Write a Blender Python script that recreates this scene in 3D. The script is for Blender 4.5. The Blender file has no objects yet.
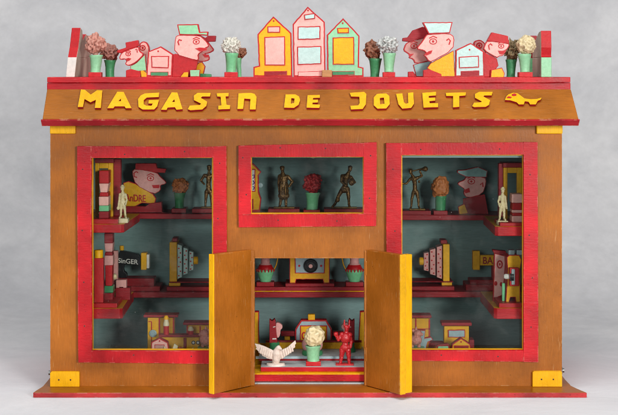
import bpy, bmesh, math, random
from mathutils import Vector, Matrix, noise
random.seed(7)
C = bpy.context.scene.collection
D0 = 1500.0          # camera distance to the shop front, mm
EYE = 316.0          # eye height, mm

# ------------------------------------------------------------------ measuring
def W(px, py, Y):
    """point at depth Y (mm behind the shop front) measured from the photograph -> metres"""
    k = (D0 + Y) / D0
    return Vector(((px - 309) * k, Y, EYE - (py - 75) * k)) / 1000
def Z(ox, oy, s, pts):
    return [(ox + u / s, oy + v / s) for u, v in pts]

# ------------------------------------------------------------------ materials
def srgb(r, g, b):
    f = lambda c: (c / 255 / 12.92) if c / 255 <= .04045 else ((c / 255 + .055) / 1.055) ** 2.4
    return (f(r), f(g), f(b), 1)
class NT:
    def __init__(s, name):
        s.m = bpy.data.materials.new(name); s.m.use_nodes = True
        s.t = s.m.node_tree; s.n = s.t.nodes; s.b = s.n['Principled BSDF']
        s.out = s.n['Material Output']
    def new(s, typ, **kw):
        nd = s.n.new(typ)
        for k, v in kw.items():
            if k.startswith('i_'):
                key = k[2:].replace('_', ' ')
                nd.inputs[key].default_value = v
            else: setattr(nd, k, v)
        return nd
    def link(s, a, b): s.t.links.new(a, b)
    def ramp(s, src, stops):
        r = s.n.new('ShaderNodeValToRGB'); e = r.color_ramp.elements
        while len(e) > 1: e.remove(e[-1])
        e[0].position, e[0].color = stops[0]
        for p, c in stops[1:]:
            x = e.new(p); x.color = c
        s.link(src, r.inputs[0]); return r.outputs[0]
    def mix(s, fac, a, b, mode='MIX'):
        m = s.n.new('ShaderNodeMix'); m.data_type = 'RGBA'; m.blend_type = mode
        for sock, v in ((0, fac), (6, a), (7, b)):
            if hasattr(v, 'is_linked'): s.link(v, m.inputs[sock])
            else: m.inputs[sock].default_value = v
        return m.outputs[2]
g = lambda v: (v, v, v, 1)
_pc = {}
def paint(rgb, rough=.42, var=.16, grain='x', gstr=.35, wear=.5, wearcol=None, specks=.5, key=None):
    k = (rgb, rough, var, grain, gstr, wear, wearcol, specks)
    if k in _pc: return _pc[k]
    N = NT('paint'); col = srgb(*rgb)
    tc = N.new('ShaderNodeTexCoord')
    mp = N.new('ShaderNodeMapping')
    st = {'x': (60, 420, 420), 'z': (420, 420, 60), 'n': (180, 180, 180)}[grain]
    mp.inputs['Scale'].default_value = st
    N.link(tc.outputs['Object'], mp.inputs[0])
    gr = N.new('ShaderNodeTexNoise', i_Scale=1.6, i_Detail=5.0, i_Roughness=.62); N.link(mp.outputs[0], gr.inputs['Vector'])
    big = N.new('ShaderNodeTexNoise', i_Scale=22.0, i_Detail=4.0); N.link(tc.outputs['Object'], big.inputs['Vector'])
    fine = N.new('ShaderNodeTexNoise', i_Scale=420.0, i_Detail=3.0); N.link(tc.outputs['Object'], fine.inputs['Vector'])
    dk = tuple(c * (1 - var * 1.25) for c in col[:3]) + (1,)
    lt = tuple(min(1, c * (1 + var) + .012 * var) for c in col[:3]) + (1,)
    c1 = N.mix(N.ramp(big.outputs[0], [(.3, g(0)), (.7, g(1))]), dk, lt)
    c2 = N.mix(N.ramp(gr.outputs[0], [(.35, g(.0)), (.62, g(1))]), N.mix(1.0, c1, g(.86), 'MULTIPLY'), c1)
    # small dark specks and tiny pale scuffs
    sp = N.ramp(fine.outputs[0], [(.24, g(specks)), (.31, g(0))])
    c3 = N.mix(sp, c2, tuple(c * .25 for c in col[:3]) + (1,))
    sc = N.ramp(gr.outputs[0], [(.66, g(0)), (.76, g(.28 * specks))])
    c4 = N.mix(sc, c3, tuple(min(1, c * .6 + .28) for c in col[:3]) + (1,))
    if specks >= .8 and gstr < .3:     # long pale scratches and rubbed patches on the big ochre boards
        m2 = N.new('ShaderNodeMapping'); m2.inputs['Rotation'].default_value = (.12, .2, .1); m2.inputs['Scale'].default_value = (900, 900, 70) if grain == 'z' else (70, 900, 900)
        N.link(tc.outputs['Object'], m2.inputs[0])
        ns = N.new('ShaderNodeTexNoise', i_Scale=1.0, i_Detail=2.0); N.link(m2.outputs[0], ns.inputs['Vector'])
        pt = N.new('ShaderNodeTexNoise', i_Scale=34.0, i_Detail=5.0, i_Roughness=.65); N.link(tc.outputs['Object'], pt.inputs['Vector'])
        c4 = N.mix(N.mix(1.0, N.ramp(ns.outputs[0], [(.64, g(0)), (.74, g(.26))]), N.ramp(pt.outputs[0], [(.48, g(0)), (.6, g(1))]), 'MULTIPLY'), c4, srgb(214, 176, 124))
        c4 = N.mix(N.ramp(pt.outputs[0], [(.30, g(.4)), (.42, g(0))]), c4, tuple(c * .55 for c in col[:3]) + (1,))
    if wear > 0:
        bv = N.new('ShaderNodeBevel', samples=4, i_Radius=.0016)
        ge = N.new('ShaderNodeNewGeometry')
        dt = N.new('ShaderNodeVectorMath', operation='DOT_PRODUCT')
        N.link(bv.outputs[0], dt.inputs[0]); N.link(ge.outputs['Normal'], dt.inputs[1])
        ed = N.ramp(dt.outputs['Value'], [(.86, g(1)), (.985, g(0))])
        wn = N.new('ShaderNodeTexNoise', i_Scale=95.0, i_Detail=6.0, i_Roughness=.7); N.link(tc.outputs['Object'], wn.inputs['Vector'])
        wm = N.ramp(wn.outputs[0], [(.51, g(0)), (.60, g(wear))])
        em = N.mix(1.0, ed, wm, 'MULTIPLY')
        wc = srgb(*wearcol) if wearcol else tuple(min(1, c * .55 + .22) for c in col[:3]) + (1,)
        c4 = N.mix(em, c4, wc)
    N.link(c4, N.b.inputs['Base Color'])
    rr = N.ramp(big.outputs[0], [(.3, g(rough - .07)), (.7, g(rough + .12))]); N.link(rr, N.b.inputs['Roughness'])
    bp = N.new('ShaderNodeBump', i_Strength=gstr, i_Distance=.0006)
    ad = N.new('ShaderNodeMath', operation='MULTIPLY_ADD'); ad.inputs[1].default_value = .5
    N.link(fine.outputs[0], ad.inputs[0]); N.link(gr.outputs[0], ad.inputs[2])
    N.link(ad.outputs[0], bp.inputs['Height']); N.link(bp.outputs[0], N.b.inputs['Normal'])
    N.b.inputs['Specular IOR Level'].default_value = .24
    _pc[k] = N.m; return N.m
def clay(rgb, hi=None, rough=.6):
    k = ('clay', rgb, hi)
    if k in _pc: return _pc[k]
    N = NT('clay'); col = srgb(*rgb)
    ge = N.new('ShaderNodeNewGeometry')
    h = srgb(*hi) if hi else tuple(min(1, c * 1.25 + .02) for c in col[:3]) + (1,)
    c = N.ramp(ge.outputs['Pointiness'], [(.40, tuple(x * .28 for x in col[:3]) + (1,)), (.49, col), (.60, h)])  # crevice shade put into the colour: hollows darkened, ridges lightened
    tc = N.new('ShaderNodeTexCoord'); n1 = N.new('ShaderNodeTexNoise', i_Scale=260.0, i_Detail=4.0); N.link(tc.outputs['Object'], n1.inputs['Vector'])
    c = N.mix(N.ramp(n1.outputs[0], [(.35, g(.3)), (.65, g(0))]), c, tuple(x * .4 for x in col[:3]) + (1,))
    N.link(c, N.b.inputs['Base Color']); N.b.inputs['Roughness'].default_value = rough
    bp = N.new('ShaderNodeBump', i_Strength=.3, i_Distance=.0004); N.link(n1.outputs[0], bp.inputs['Height']); N.link(bp.outputs[0], N.b.inputs['Normal'])
    _pc[k] = N.m; return N.m
def bronze():
    N = NT('bronze')
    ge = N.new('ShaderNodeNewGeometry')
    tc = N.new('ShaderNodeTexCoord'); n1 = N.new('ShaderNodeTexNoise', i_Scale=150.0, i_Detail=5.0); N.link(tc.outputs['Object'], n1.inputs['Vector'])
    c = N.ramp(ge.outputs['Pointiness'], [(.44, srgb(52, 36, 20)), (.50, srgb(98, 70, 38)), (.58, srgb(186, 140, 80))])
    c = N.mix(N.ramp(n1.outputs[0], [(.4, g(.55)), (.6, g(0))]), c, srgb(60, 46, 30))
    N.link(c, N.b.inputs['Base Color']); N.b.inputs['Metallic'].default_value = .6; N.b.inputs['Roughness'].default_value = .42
    return N.m
def plain(name, rgb, rough=.5, metal=0):
    N = NT(name); tc = N.new('ShaderNodeTexCoord'); n1 = N.new('ShaderNodeTexNoise', i_Scale=200.0, i_Detail=4.0); N.link(tc.outputs['Object'], n1.inputs['Vector'])
    col = srgb(*rgb)
    N.link(N.mix(n1.outputs[0], tuple(c * .75 for c in col[:3]) + (1,), tuple(min(1, c * 1.15) for c in col[:3]) + (1,)), N.b.inputs['Base Color'])
    N.b.inputs['Roughness'].default_value = rough; N.b.inputs['Metallic'].default_value = metal
    return N.m
def glass_mat():
    N = NT('window_glass'); N.n.remove(N.b)
    tr = N.new('ShaderNodeBsdfTransparent'); tr.inputs[0].default_value = (.93, .95, .94, 1)
    gl = N.new('ShaderNodeBsdfGlossy'); gl.inputs['Roughness'].default_value = .06
    df = N.new('ShaderNodeBsdfDiffuse'); df.inputs[0].default_value = (.55, .55, .52, 1)
    fr = N.new('ShaderNodeFresnel'); fr.inputs[0].default_value = 1.28
    m1 = N.new('ShaderNodeMixShader'); N.link(fr.outputs[0], m1.inputs[0]); N.link(tr.outputs[0], m1.inputs[1]); N.link(gl.outputs[0], m1.inputs[2])
    tc = N.new('ShaderNodeTexCoord')
    n1 = N.new('ShaderNodeTexNoise', i_Scale=38.0, i_Detail=6.0, i_Roughness=.65); N.link(tc.outputs['Object'], n1.inputs['Vector'])
    vo = N.new('ShaderNodeTexVoronoi', i_Scale=120.0); N.link(tc.outputs['Object'], vo.inputs['Vector'])
    a = N.ramp(n1.outputs[0], [(.52, g(.0)), (.85, g(.045))]); b = N.ramp(vo.outputs['Distance'], [(.03, g(.3)), (.06, g(0))])
    n2 = N.new('ShaderNodeTexNoise', i_Scale=30.0); N.link(tc.outputs['Object'], n2.inputs['Vector'])
    b = N.mix(1.0, b, N.ramp(n2.outputs[0], [(.56, g(0)), (.64, g(1))]), 'MULTIPLY')
    s = N.mix(1.0, a, b, 'ADD')
    m2 = N.new('ShaderNodeMixShader'); N.link(s, m2.inputs[0]); N.link(m1.outputs[0], m2.inputs[1]); N.link(df.outputs[0], m2.inputs[2])
    N.link(m2.outputs[0], N.out.inputs[0]); return N.m
def cloth_mat():
    N = NT('backdrop_cloth'); tc = N.new('ShaderNodeTexCoord')
    mp = N.new('ShaderNodeMapping'); mp.inputs['Rotation'].default_value = (0, math.radians(35), 0); mp.inputs['Scale'].default_value = (1, 1, 1.15)
    N.link(tc.outputs['Object'], mp.inputs[0])
    n1 = N.new('ShaderNodeTexNoise', i_Scale=6.5, i_Detail=9.0, i_Roughness=.68, i_Distortion=.5); N.link(mp.outputs[0], n1.inputs['Vector'])
    n2 = N.new('ShaderNodeTexNoise', i_Scale=3.0, i_Detail=3.0); N.link(tc.outputs['Object'], n2.inputs['Vector'])
    n3 = N.new('ShaderNodeTexNoise', i_Scale=60.0, i_Detail=6.0, i_Roughness=.7); N.link(mp.outputs[0], n3.inputs['Vector'])
    c = N.mix(N.ramp(n1.outputs[0], [(.32, g(0)), (.68, g(1))]), srgb(188, 188, 190), srgb(216, 215, 215))
    c = N.mix(N.ramp(n2.outputs[0], [(.35, g(.35)), (.65, g(0))]), c, srgb(185, 185, 188))
    c = N.mix(.35, c, N.mix(1.0, c, N.ramp(n3.outputs[0], [(.3, g(.8)), (.7, g(1.12))]), 'MULTIPLY'))
    # cloth colour runs from near white at the front to mottled grey further back
    sp = N.new('ShaderNodeSeparateXYZ'); N.link(tc.outputs['Object'], sp.inputs[0])
    ma = N.new('ShaderNodeMath', operation='MULTIPLY_ADD'); ma.inputs[1].default_value = .10; N.link(n1.outputs[0], ma.inputs[0]); N.link(sp.outputs['Y'], ma.inputs[2])
    f = N.ramp(ma.outputs[0], [(.12, g(1)), (.46, g(0))])
    c = N.mix(f, c, N.mix(N.ramp(n1.outputs[0], [(.3, g(0)), (.7, g(1))]), srgb(214, 216, 219), srgb(232, 233, 235)))
    N.link(c, N.b.inputs['Base Color']); N.b.inputs['Roughness'].default_value = .95; N.b.inputs['Specular IOR Level'].default_value = .1
    bp = N.new('ShaderNodeBump', i_Strength=.35, i_Distance=.006); N.link(n1.outputs[0], bp.inputs['Height']); N.link(bp.outputs[0], N.b.inputs['Normal'])
    return N.m

OCHRE = paint((164, 94, 22), rough=.40, var=.2, grain='z', gstr=.22, wear=.6, wearcol=(205, 170, 120), specks=.8)
OCHREX = paint((160, 92, 12), rough=.40, var=.2, grain='x', gstr=.22, wear=.6, wearcol=(205, 170, 120), specks=.8)
REDX = paint((190, 15, 27), rough=.40, var=.34, grain='x', gstr=.34, wear=.5, wearcol=(225, 150, 130), specks=.6)
REDZ = paint((188, 12, 24), rough=.40, var=.34, grain='z', gstr=.34, wear=.5, wearcol=(225, 150, 130), specks=.6)
EAVER = paint((160, 18, 28), rough=.45, var=.3, grain='x', gstr=.3, wear=.9, wearcol=(206, 170, 130), specks=.7)
BASER = paint((172, 44, 46), rough=.5, var=.4, grain='x', gstr=.4, wear=.9, wearcol=(178, 150, 140), specks=.9)
RED = paint((188, 26, 32), wear=.4, grain='n')
DRED = paint((152, 22, 32), wear=.4, grain='x')
LINE = paint((190, 26, 32), wear=0, grain='n')
YEL = paint((242, 176, 0), rough=.38, var=.1, wear=.4, wearcol=(190, 130, 40), grain='n')
YELZ = paint((242, 178, 2), rough=.38, var=.12, wear=.6, wearcol=(190, 120, 40), grain='z')
OYEL = paint((234, 172, 12), wear=.3, grain='n')
PINK = paint((240, 180, 170), wear=.3, grain='n', var=.12)
DPINK = paint((196, 142, 134), wear=.3, grain='n', var=.1)
FPINK = paint((222, 160, 154), wear=.3, grain='n', var=.1)
GREEN = paint((120, 196, 142), rough=.32, wear=.3, grain='n', var=.1)
LGREEN = paint((146, 206, 160), rough=.35, wear=.3, grain='n', var=.1)
DGREEN = paint((66, 140, 92), rough=.32, wear=.3, grain='n', var=.12)
BLUE = paint((190, 218, 212), wear=.2, grain='n', var=.06)
TEALC = paint((140, 178, 176), wear=.2, grain='n')
GREYB = paint((160, 180, 184), wear=.2, grain='n')
WHITE = paint((226, 222, 214), wear=.2, grain='n', var=.07)
STG = paint((184, 190, 190), wear=.2, grain='n', var=.14)
CREAM = paint((226, 212, 178), wear=.2, grain='n', var=.1)
BLACK = paint((26, 26, 28), rough=.35, wear=.3, grain='n')
TEAL = paint((118, 144, 142), rough=.6, var=.1, grain='x', gstr=.15, wear=0, specks=.35)
WOODG = paint((196, 182, 164), rough=.8, var=.3, grain='z', gstr=.8, wear=0, specks=.8)
WOODT = paint((186, 140, 92), rough=.7, var=.2, grain='x', gstr=.5, wear=0)
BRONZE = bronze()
STEEL = plain('steel', (130, 132, 130), .35, .9)
NAIL = plain('nail', (70, 40, 34), .6, .2)
BRASS = plain('brass', (190, 150, 70), .35, .8)
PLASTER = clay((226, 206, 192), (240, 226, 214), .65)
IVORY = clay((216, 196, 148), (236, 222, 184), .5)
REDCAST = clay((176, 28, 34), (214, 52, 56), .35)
GLASS = glass_mat()

# ------------------------------------------------------------------ object helpers
def empty(name, label, cat, loc, group=None):
    o = bpy.data.objects.new(name, None); C.objects.link(o); o.location = loc
    o.empty_display_size = .01; o['label'] = label; o['category'] = cat
    if group: o['group'] = group
    o['_base'] = loc[2]
    return o
def rootof(p):
    while p.parent: p = p.parent
    return p
def wobble(bm, amp=.3):
    """hand sawn edges: cut long edges up and push them about a little"""
    for _ in range(3):
        es = [e for e in bm.edges if e.calc_length() > .022]
        if es: bmesh.ops.subdivide_edges(bm, edges=es, cuts=2, use_grid_fill=True)
    for v in bm.verts:
        n = noise.noise_vector(v.co*38)*amp/1000 + noise.noise_vector(v.co*140)*amp*.5/1000
        v.co += Vector((n.x, n.y*.25, n.z))
def obj(name, bm, mats, parent=None, bevel=0, smooth=None, wob=0):
    if wob: wobble(bm, wob)
    if not isinstance(mats, (list, tuple)): mats = [mats]
    off = rootof(parent).location.copy() if parent else Vector((0, 0, 0))
    if parent: bmesh.ops.translate(bm, verts=bm.verts, vec=-off)
    bmesh.ops.recalc_face_normals(bm, faces=bm.faces)
    me = bpy.data.meshes.new(name); bm.to_mesh(me); bm.free()
    for m in mats: me.materials.append(m)
    o = bpy.data.objects.new(name, me); C.objects.link(o)
    if parent: o.parent = parent
    if smooth is not None:
        for p in me.polygons: p.use_smooth = True
        if smooth < 180:
            es = o.modifiers.new('w', 'EDGE_SPLIT'); es.split_angle = math.radians(smooth)
    if bevel:
        b = o.modifiers.new('bevel', 'BEVEL'); b.width = bevel; b.segments = 2; b.limit_method = 'ANGLE'; b.angle_limit = math.radians(38)
    return o
def box(bm, a, b, mi=0):
    """a, b opposite corners in mm (x, y, z)"""
    x0, x1 = sorted((a[0], b[0])); y0, y1 = sorted((a[1], b[1])); z0, z1 = sorted((a[2], b[2]))
    v = [bm.verts.new(Vector(p) / 1000) for p in ((x0,y0,z0),(x1,y0,z0),(x1,y1,z0),(x0,y1,z0),(x0,y0,z1),(x1,y0,z1),(x1,y1,z1),(x0,y1,z1))]
    for f in ((0,1,5,4),(1,2,6,5),(2,3,7,6),(3,0,4,7),(4,5,6,7),(3,2,1,0)):
        bm.faces.new([v[i] for i in f]).material_index = mi
    return v
def prism3(bm, front, back, mi_front=0, mi_side=0):
    vf = [bm.verts.new(p) for p in front]; vb = [bm.verts.new(p) for p in back]
    n = len(vf)
    f = bm.faces.new(vf); f.material_index = mi_front
    bm.faces.new(vb[::-1]).material_index = mi_side
    for i in range(n):
        j = (i + 1) % n
        bm.faces.new((vf[i], vb[i], vb[j], vf[j])).material_index = mi_side
def area2(p): return sum(p[i][0]*p[(i+1)%len(p)][1]-p[(i+1)%len(p)][0]*p[i][1] for i in range(len(p)))/2
def inset(p, d):
    if area2(p) < 0: p = p[::-1]
    out = []; n = len(p)
    for i in range(n):
        a, b, c = Vector(p[i-1]), Vector(p[i]), Vector(p[(i+1) % n])
        u = (b-a).normalized() if (b-a).length else Vector((1,0)); v = (c-b).normalized() if (c-b).length else u
        n1 = Vector((-u.y, u.x)); n2 = Vector((-v.y, v.x)); m = n1 + n2
        if m.length < 1e-4: m = n1
        m.normalize(); k = d / max(.45, m.dot(n1)); out.append(tuple(b + m * k))
    return out
def rough_poly(p, amp, step=2.2):
    out = []
    for i in range(len(p)):
        a, b = Vector(p[i]), Vector(p[(i+1) % len(p)]); n = max(1, int((b-a).length / step))
        for j in range(n):
            q = a.lerp(b, j / n); w = amp if j else amp * .3
            out.append((q.x + random.uniform(-w, w), q.y + random.uniform(-w, w)))
    return out
def roundpoly(p, it=1):
    for _ in range(it):
        q = []
        for i in range(len(p)):
            a, b = Vector(p[i]), Vector(p[(i+1) % len(p)])
            if (b-a).length < 1.2: q.append(tuple(a.lerp(b, .5))); continue
            q += [tuple(a.lerp(b, .22)), tuple(a.lerp(b, .78))]
        p = q
    return p
def snap(v, base, tol=2.6):
    if base is not None and v.z < base + tol / 1000: v.z = base
    return v
def cut(name, pts, Y, th, fill, parent, edge=None, w=.95, rnd=0, snapb=True, tol=2.6, rough=.12, back=None):
    """painted cut-out board: outline measured at depth Y, thickness th mm going back; optional painted border of colour edge"""
    base = rootof(parent)['_base'] if snapb else None
    bm = bmesh.new()
    p = roundpoly(pts, rnd) if rnd else list(pts)
    if edge: p = rough_poly(p, .16, 3.2)
    if area2(p) < 0: p = p[::-1]
    front = [snap(W(x, y, Y), base, tol) for x, y in p]
    prism3(bm, front, [v + Vector((0, th / 1000, 0)) for v in front], 1 if edge else 0, 1 if edge else 0)
    if edge:
        q = rough_poly(inset(p, w), rough)
        f2 = [W(x, y, Y) for x, y in q]
        f2 = [Vector((v.x, v.y - .0005, v.z)) for v in f2]
        prism3(bm, f2, [v + Vector((0, .0009, 0)) for v in f2], 0, 0)
    return obj(name, bm, [fill, edge] if edge else [fill], parent, bevel=.0005 if not edge else 0)
def mark(name, shapes, Y, fill, parent, proud=.9):
    """painted marks (list of polygons) on the front of a board whose face is at depth Y: a thin coat of paint"""
    bm = bmesh.new()
    for p in shapes:
        if area2(p) < 0: p = p[::-1]
        f = [W(x, y, Y) + Vector((0, -proud / 1000, 0)) for x, y in p]
        prism3(bm, f, [v + Vector((0, (proud + .25) / 1000, 0)) for v in f])
    return obj(name, bm, fill, parent)
def stroke(pts, w):
    """polygon of a brush stroke of width w along pts"""
    L, R = [], []
    for i, p in enumerate(pts):
        a = Vector(pts[max(0, i-1)]); b = Vector(pts[min(len(pts)-1, i+1)]); d = (b-a).normalized(); n = Vector((-d.y, d.x)) * w / 2
        L.append(tuple(Vector(p)+n)); R.append(tuple(Vector(p)-n))
    return L + R[::-1]
def ring(cx, cy, rx, ry, w, n=18, a0=0, a1=360):
    pts = [(cx + rx*math.cos(math.radians(a0+(a1-a0)*i/n)), cy + ry*math.sin(math.radians(a0+(a1-a0)*i/n))) for i in range(n+1)]
    return stroke(pts, w)
def disc(cx, cy, rx, ry=None, n=14):
    ry = ry or rx
    return [(cx+rx*math.cos(2*math.pi*i/n), cy+ry*math.sin(2*math.pi*i/n)) for i in range(n)]
def rect(x0, y0, x1, y1): return [(x0,y0),(x1,y0),(x1,y1),(x0,y1)]
def lathe(bm, prof, c, axis='z', seg=28, mi=0):
    """prof: list of (r, h) mm; c centre mm"""
    rings = []
    for r, h in prof:
        rg = []
        for i in range(seg):
            a = 2*math.pi*i/seg
            if axis == 'z': p = (c[0]+r*math.cos(a), c[1]+r*math.sin(a), c[2]+h)
            elif axis == 'x': p = (c[0]+h, c[1]+r*math.cos(a), c[2]+r*math.sin(a))
            else: p = (c[0]+r*math.cos(a), c[1]+h, c[2]+r*math.sin(a))
            rg.append(bm.verts.new(Vector(p)/1000))
        rings.append(rg)
    for a, b in zip(rings, rings[1:]):
        for i in range(seg):
            j = (i+1) % seg; bm.faces.new((a[i], a[j], b[j], b[i])).material_index = mi
    bm.faces.new(rings[0][::-1]).material_index = mi; bm.faces.new(rings[-1]).material_index = mi
def boxpx(bm, x0, y0, x1, y1, Y, depth, mi=0, base=None, tol=2.6):
    a = W(x0, y0, Y); b = W(x1, y1, Y)
    snap(a, base, tol); snap(b, base, tol)
    return box(bm, a*1000, (b + Vector((0, depth/1000, 0)))*1000, mi)
def bpart(name, x0, y0, x1, y1, Y, depth, mat, parent, bevel=.0006, snapb=True, tol=2.6):
    bm = bmesh.new(); boxpx(bm, x0, y0, x1, y1, Y, depth, 0, rootof(parent)['_base'] if snapb else None, tol)
    return obj(name, bm, mat, parent, bevel)
def text_mesh(bm, txt, px, py, hpx, wpx, Y, mi=0, thick=.5, slope=None):
    cu = bpy.data.curves.new('t', 'FONT'); cu.body = txt; cu.size = 1; cu.offset = .012; cu.extrude = .02
    o = bpy.data.objects.new('t', cu); C.objects.link(o)
    dg = bpy.context.evaluated_depsgraph_get(); me = bpy.data.meshes.new_from_object(o.evaluated_get(dg))
    xs = [v.co.x for v in me.vertices]; ys = [v.co.y for v in me.vertices]
    sx, sy = max(xs)-min(xs), max(ys)-min(ys); x0, y0 = min(xs), min(ys)
    n0 = len(bm.verts); vs = []
    for v in me.vertices:
        u = (v.co.x-x0)/sx; t = (v.co.y-y0)/sy
        p = W(px+u*wpx, py-t*hpx+(slope or 0)*u, Y); p.y += (-thick if v.co.z > 0 else 0)/1000
        vs.append(bm.verts.new(p))
    for f in me.polygons:
        try: bm.faces.new([vs[i] for i in f.vertices]).material_index = mi
        except ValueError: pass
    bpy.data.objects.remove(o); bpy.data.curves.remove(cu); bpy.data.meshes.remove(me)

# ------------------------------------------------------------------ backdrop
def backdrop():
    bm = bmesh.new(); prof = []
    for y in (-460, -300, -150, 0, 200, 420): prof.append((y, 0))
    R = 420
    for i in range(1, 15):
        a = math.pi/2*i/14; prof.append((420+R*math.sin(a), R-R*math.cos(a)))
    for z in (500, 700, 900, 1200, 1600): prof.append((840, z))
    nx = 60; rows = []
    for (y, z) in prof:
        row = []
        for i in range(nx+1):
            x = -1600+3200*i/nx
            d = 3*noise.noise(Vector((x/300, y/300, z/300)))+.8*noise.noise(Vector((x/80, y/120, z/100)))
            f = 0 if (z == 0 and y < 260) else 1
            row.append(bm.verts.new(Vector((x, y-d*f*(1 if z > 0 else 0), z+(d*.25*f if z == 0 else 0)))/1000))
        rows.append(row)
    for a, b in zip(rows, rows[1:]):
        for i in range(nx): bm.faces.new((a[i], a[i+1], b[i+1], b[i]))
    o = obj('backdrop', bm, cloth_mat(), None, smooth=180); o['kind'] = 'structure'
    o['label'] = 'grey mottled studio cloth sweeping up behind the toy shop'
backdrop()

# ------------------------------------------------------------------ the shop
shop = empty('toy_shop', 'ochre wooden toy shop front with red window frames and two open doors', 'toy shop', (0, 0, 0))
ROOF = 314.0; BASE = 5.0; DEPTH = 190.0
def front_wall():
    bm = bmesh.new()
    holes = [(91.5, 157.5, 212.8, 351), (251, 156.5, 363.6, 214), (254.7, 258.3, 364.2, 400), (402, 155, 523.5, 351)]
    xs = sorted({50.3, 562.0} | {h[0] for h in holes} | {h[2] for h in holes})
    ys = sorted({78.0, 386.0} | {h[1] for h in holes} | {h[3] for h in holes if h[3] < 386})
    vm = {}
    def vt(x, y):
        if (x, y) not in vm:
            p = W(x, y, 0); p.z = max(p.z, BASE/1000)
            if y == 78.0: p.z = .3005
            vm[(x, y)] = bm.verts.new(p)
        return vm[(x, y)]
    for i in range(len(xs)-1):
        for j in range(len(ys)-1):
            cx, cy = (xs[i]+xs[i+1])/2, (ys[j]+ys[j+1])/2
            if any(h[0] < cx < h[2] and h[1] < cy < h[3] for h in holes): continue
            bm.faces.new((vt(xs[i], ys[j]), vt(xs[i+1], ys[j]), vt(xs[i+1], ys[j+1]), vt(xs[i], ys[j+1])))
    r = bmesh.ops.extrude_face_region(bm, geom=bm.faces[:])
    bmesh.ops.translate(bm, verts=[v for v in r['geom'] if isinstance(v, bmesh.types.BMVert)], vec=(0, .007, 0))
    obj('front_wall', bm, OCHRE, shop)
front_wall()
XL, XR = -258.7, 253.0
for nm, a, b, m in (('side_wall', (XL+.6, 7, BASE), (XL+7, DEPTH, 300), [REDZ, TEAL]), ('side_wall', (XR-7, 7, BASE), (XR-.2, DEPTH, 300), [REDZ, TEAL])):
    bm = bmesh.new(); box(bm, a, b)
    for f in bm.faces:
        c = f.calc_center_median().x * 1000
        if abs(abs(c) - min(abs(a[0]), abs(b[0]))) < 1: f.material_index = 1
    obj(nm, bm, m, shop)
bm = bmesh.new(); box(bm, (XL+7, DEPTH-6, BASE), (XR-7, DEPTH, 300)); obj('back_wall', bm, TEAL, shop)
bm = bmesh.new(); box(bm, (XL+7, 7, 262), (XR-7, DEPTH-6, 268)); obj('ceiling', bm, TEAL, shop)
bm = bmesh.new(); box(bm, (XL+7, 7.2, 262-29), (XR-7, 13, 261.8)); obj('lintel', bm, TEAL, shop)
# base board with red front edge
bm = bmesh.new()
fr = [(-270, -32), (272, -32), (262, 2), (262, 205), (-266, 205), (-266, 0)]
vb = [bm.verts.new(Vector((x, y, 0))/1000) for x, y in fr]; vt_ = [bm.verts.new(Vector((x, y, BASE))/1000) for x, y in fr]
bm.faces.new(vt_); bm.faces.new(vb[::-1])
for i in range(len(fr)):
    j = (i+1) % len(fr); f = bm.faces.new((vb[i], vb[j], vt_[j], vt_[i])); f.material_index = 1
obj('base_board', bm, [OCHREX, BASER], shop, bevel=.0006, wob=.3)
# roof: top ledge in two steps, sloped sign board, red eave edge
bm = bmesh.new(); box(bm, (-261, -5, 308.4), (260.5, DEPTH+6, ROOF)); obj('roof_ledge', bm, REDX, shop, .0006, wob=.3)
bm = bmesh.new(); box(bm, (-261.5, -3, 300.6), (261, DEPTH+2, 308.2)); obj('roof_board', bm, REDX, shop, .0006, wob=.25)
S0 = Vector((0, -5.0, 302.0)); S1 = Vector((0, -34.0, 273.2))
sd = (S1-S0).normalized(); sn = Vector((0, sd.z, -sd.y)); sn = -sn if sn.z < 0 else sn    # outward normal of the slope
bm = bmesh.new()
A = [Vector((-261, S0.y, S0.z)), Vector((261, S0.y, S0.z)), Vector((263.5, S1.y, S1.z)), Vector((-260.5, S1.y, S1.z))]
prism3(bm, [a/1000 for a in A], [(a-sn*5)/1000 for a in A])
sign = obj('sign_board', bm, OCHREX, shop, .0006)
bm = bmesh.new()
e0 = S1 + Vector((0, .2, -.2))
e1 = e0 + sd*1.6 + sn*.15; e2 = e1 - sn*8.4; prof = [((e1-sd*1.5).y, (e1-sd*1.5).z), (e1.y, e1.z), (e2.y, e2.z), ((e2-sd*5).y, (e2-sd*5).z), ((e1-sd*1.5-sn*6).y, (e1-sd*1.5-sn*6).z)]
prism3(bm, [Vector((-262, y, z))/1000 for y, z in prof], [Vector((264.6, y, z))/1000 for y, z in prof])
edge = obj('eave_edge', bm, EAVER, shop, .0004, wob=.35)
def onslope(px, py, lift):
    o = Vector((0, -D0, EYE)); d = Vector((px-309, D0, -(py-75)))
    p0 = S0 + sn*lift; t = (p0-o).dot(sn)/d.dot(sn); return (o + d*t)/1000
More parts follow.
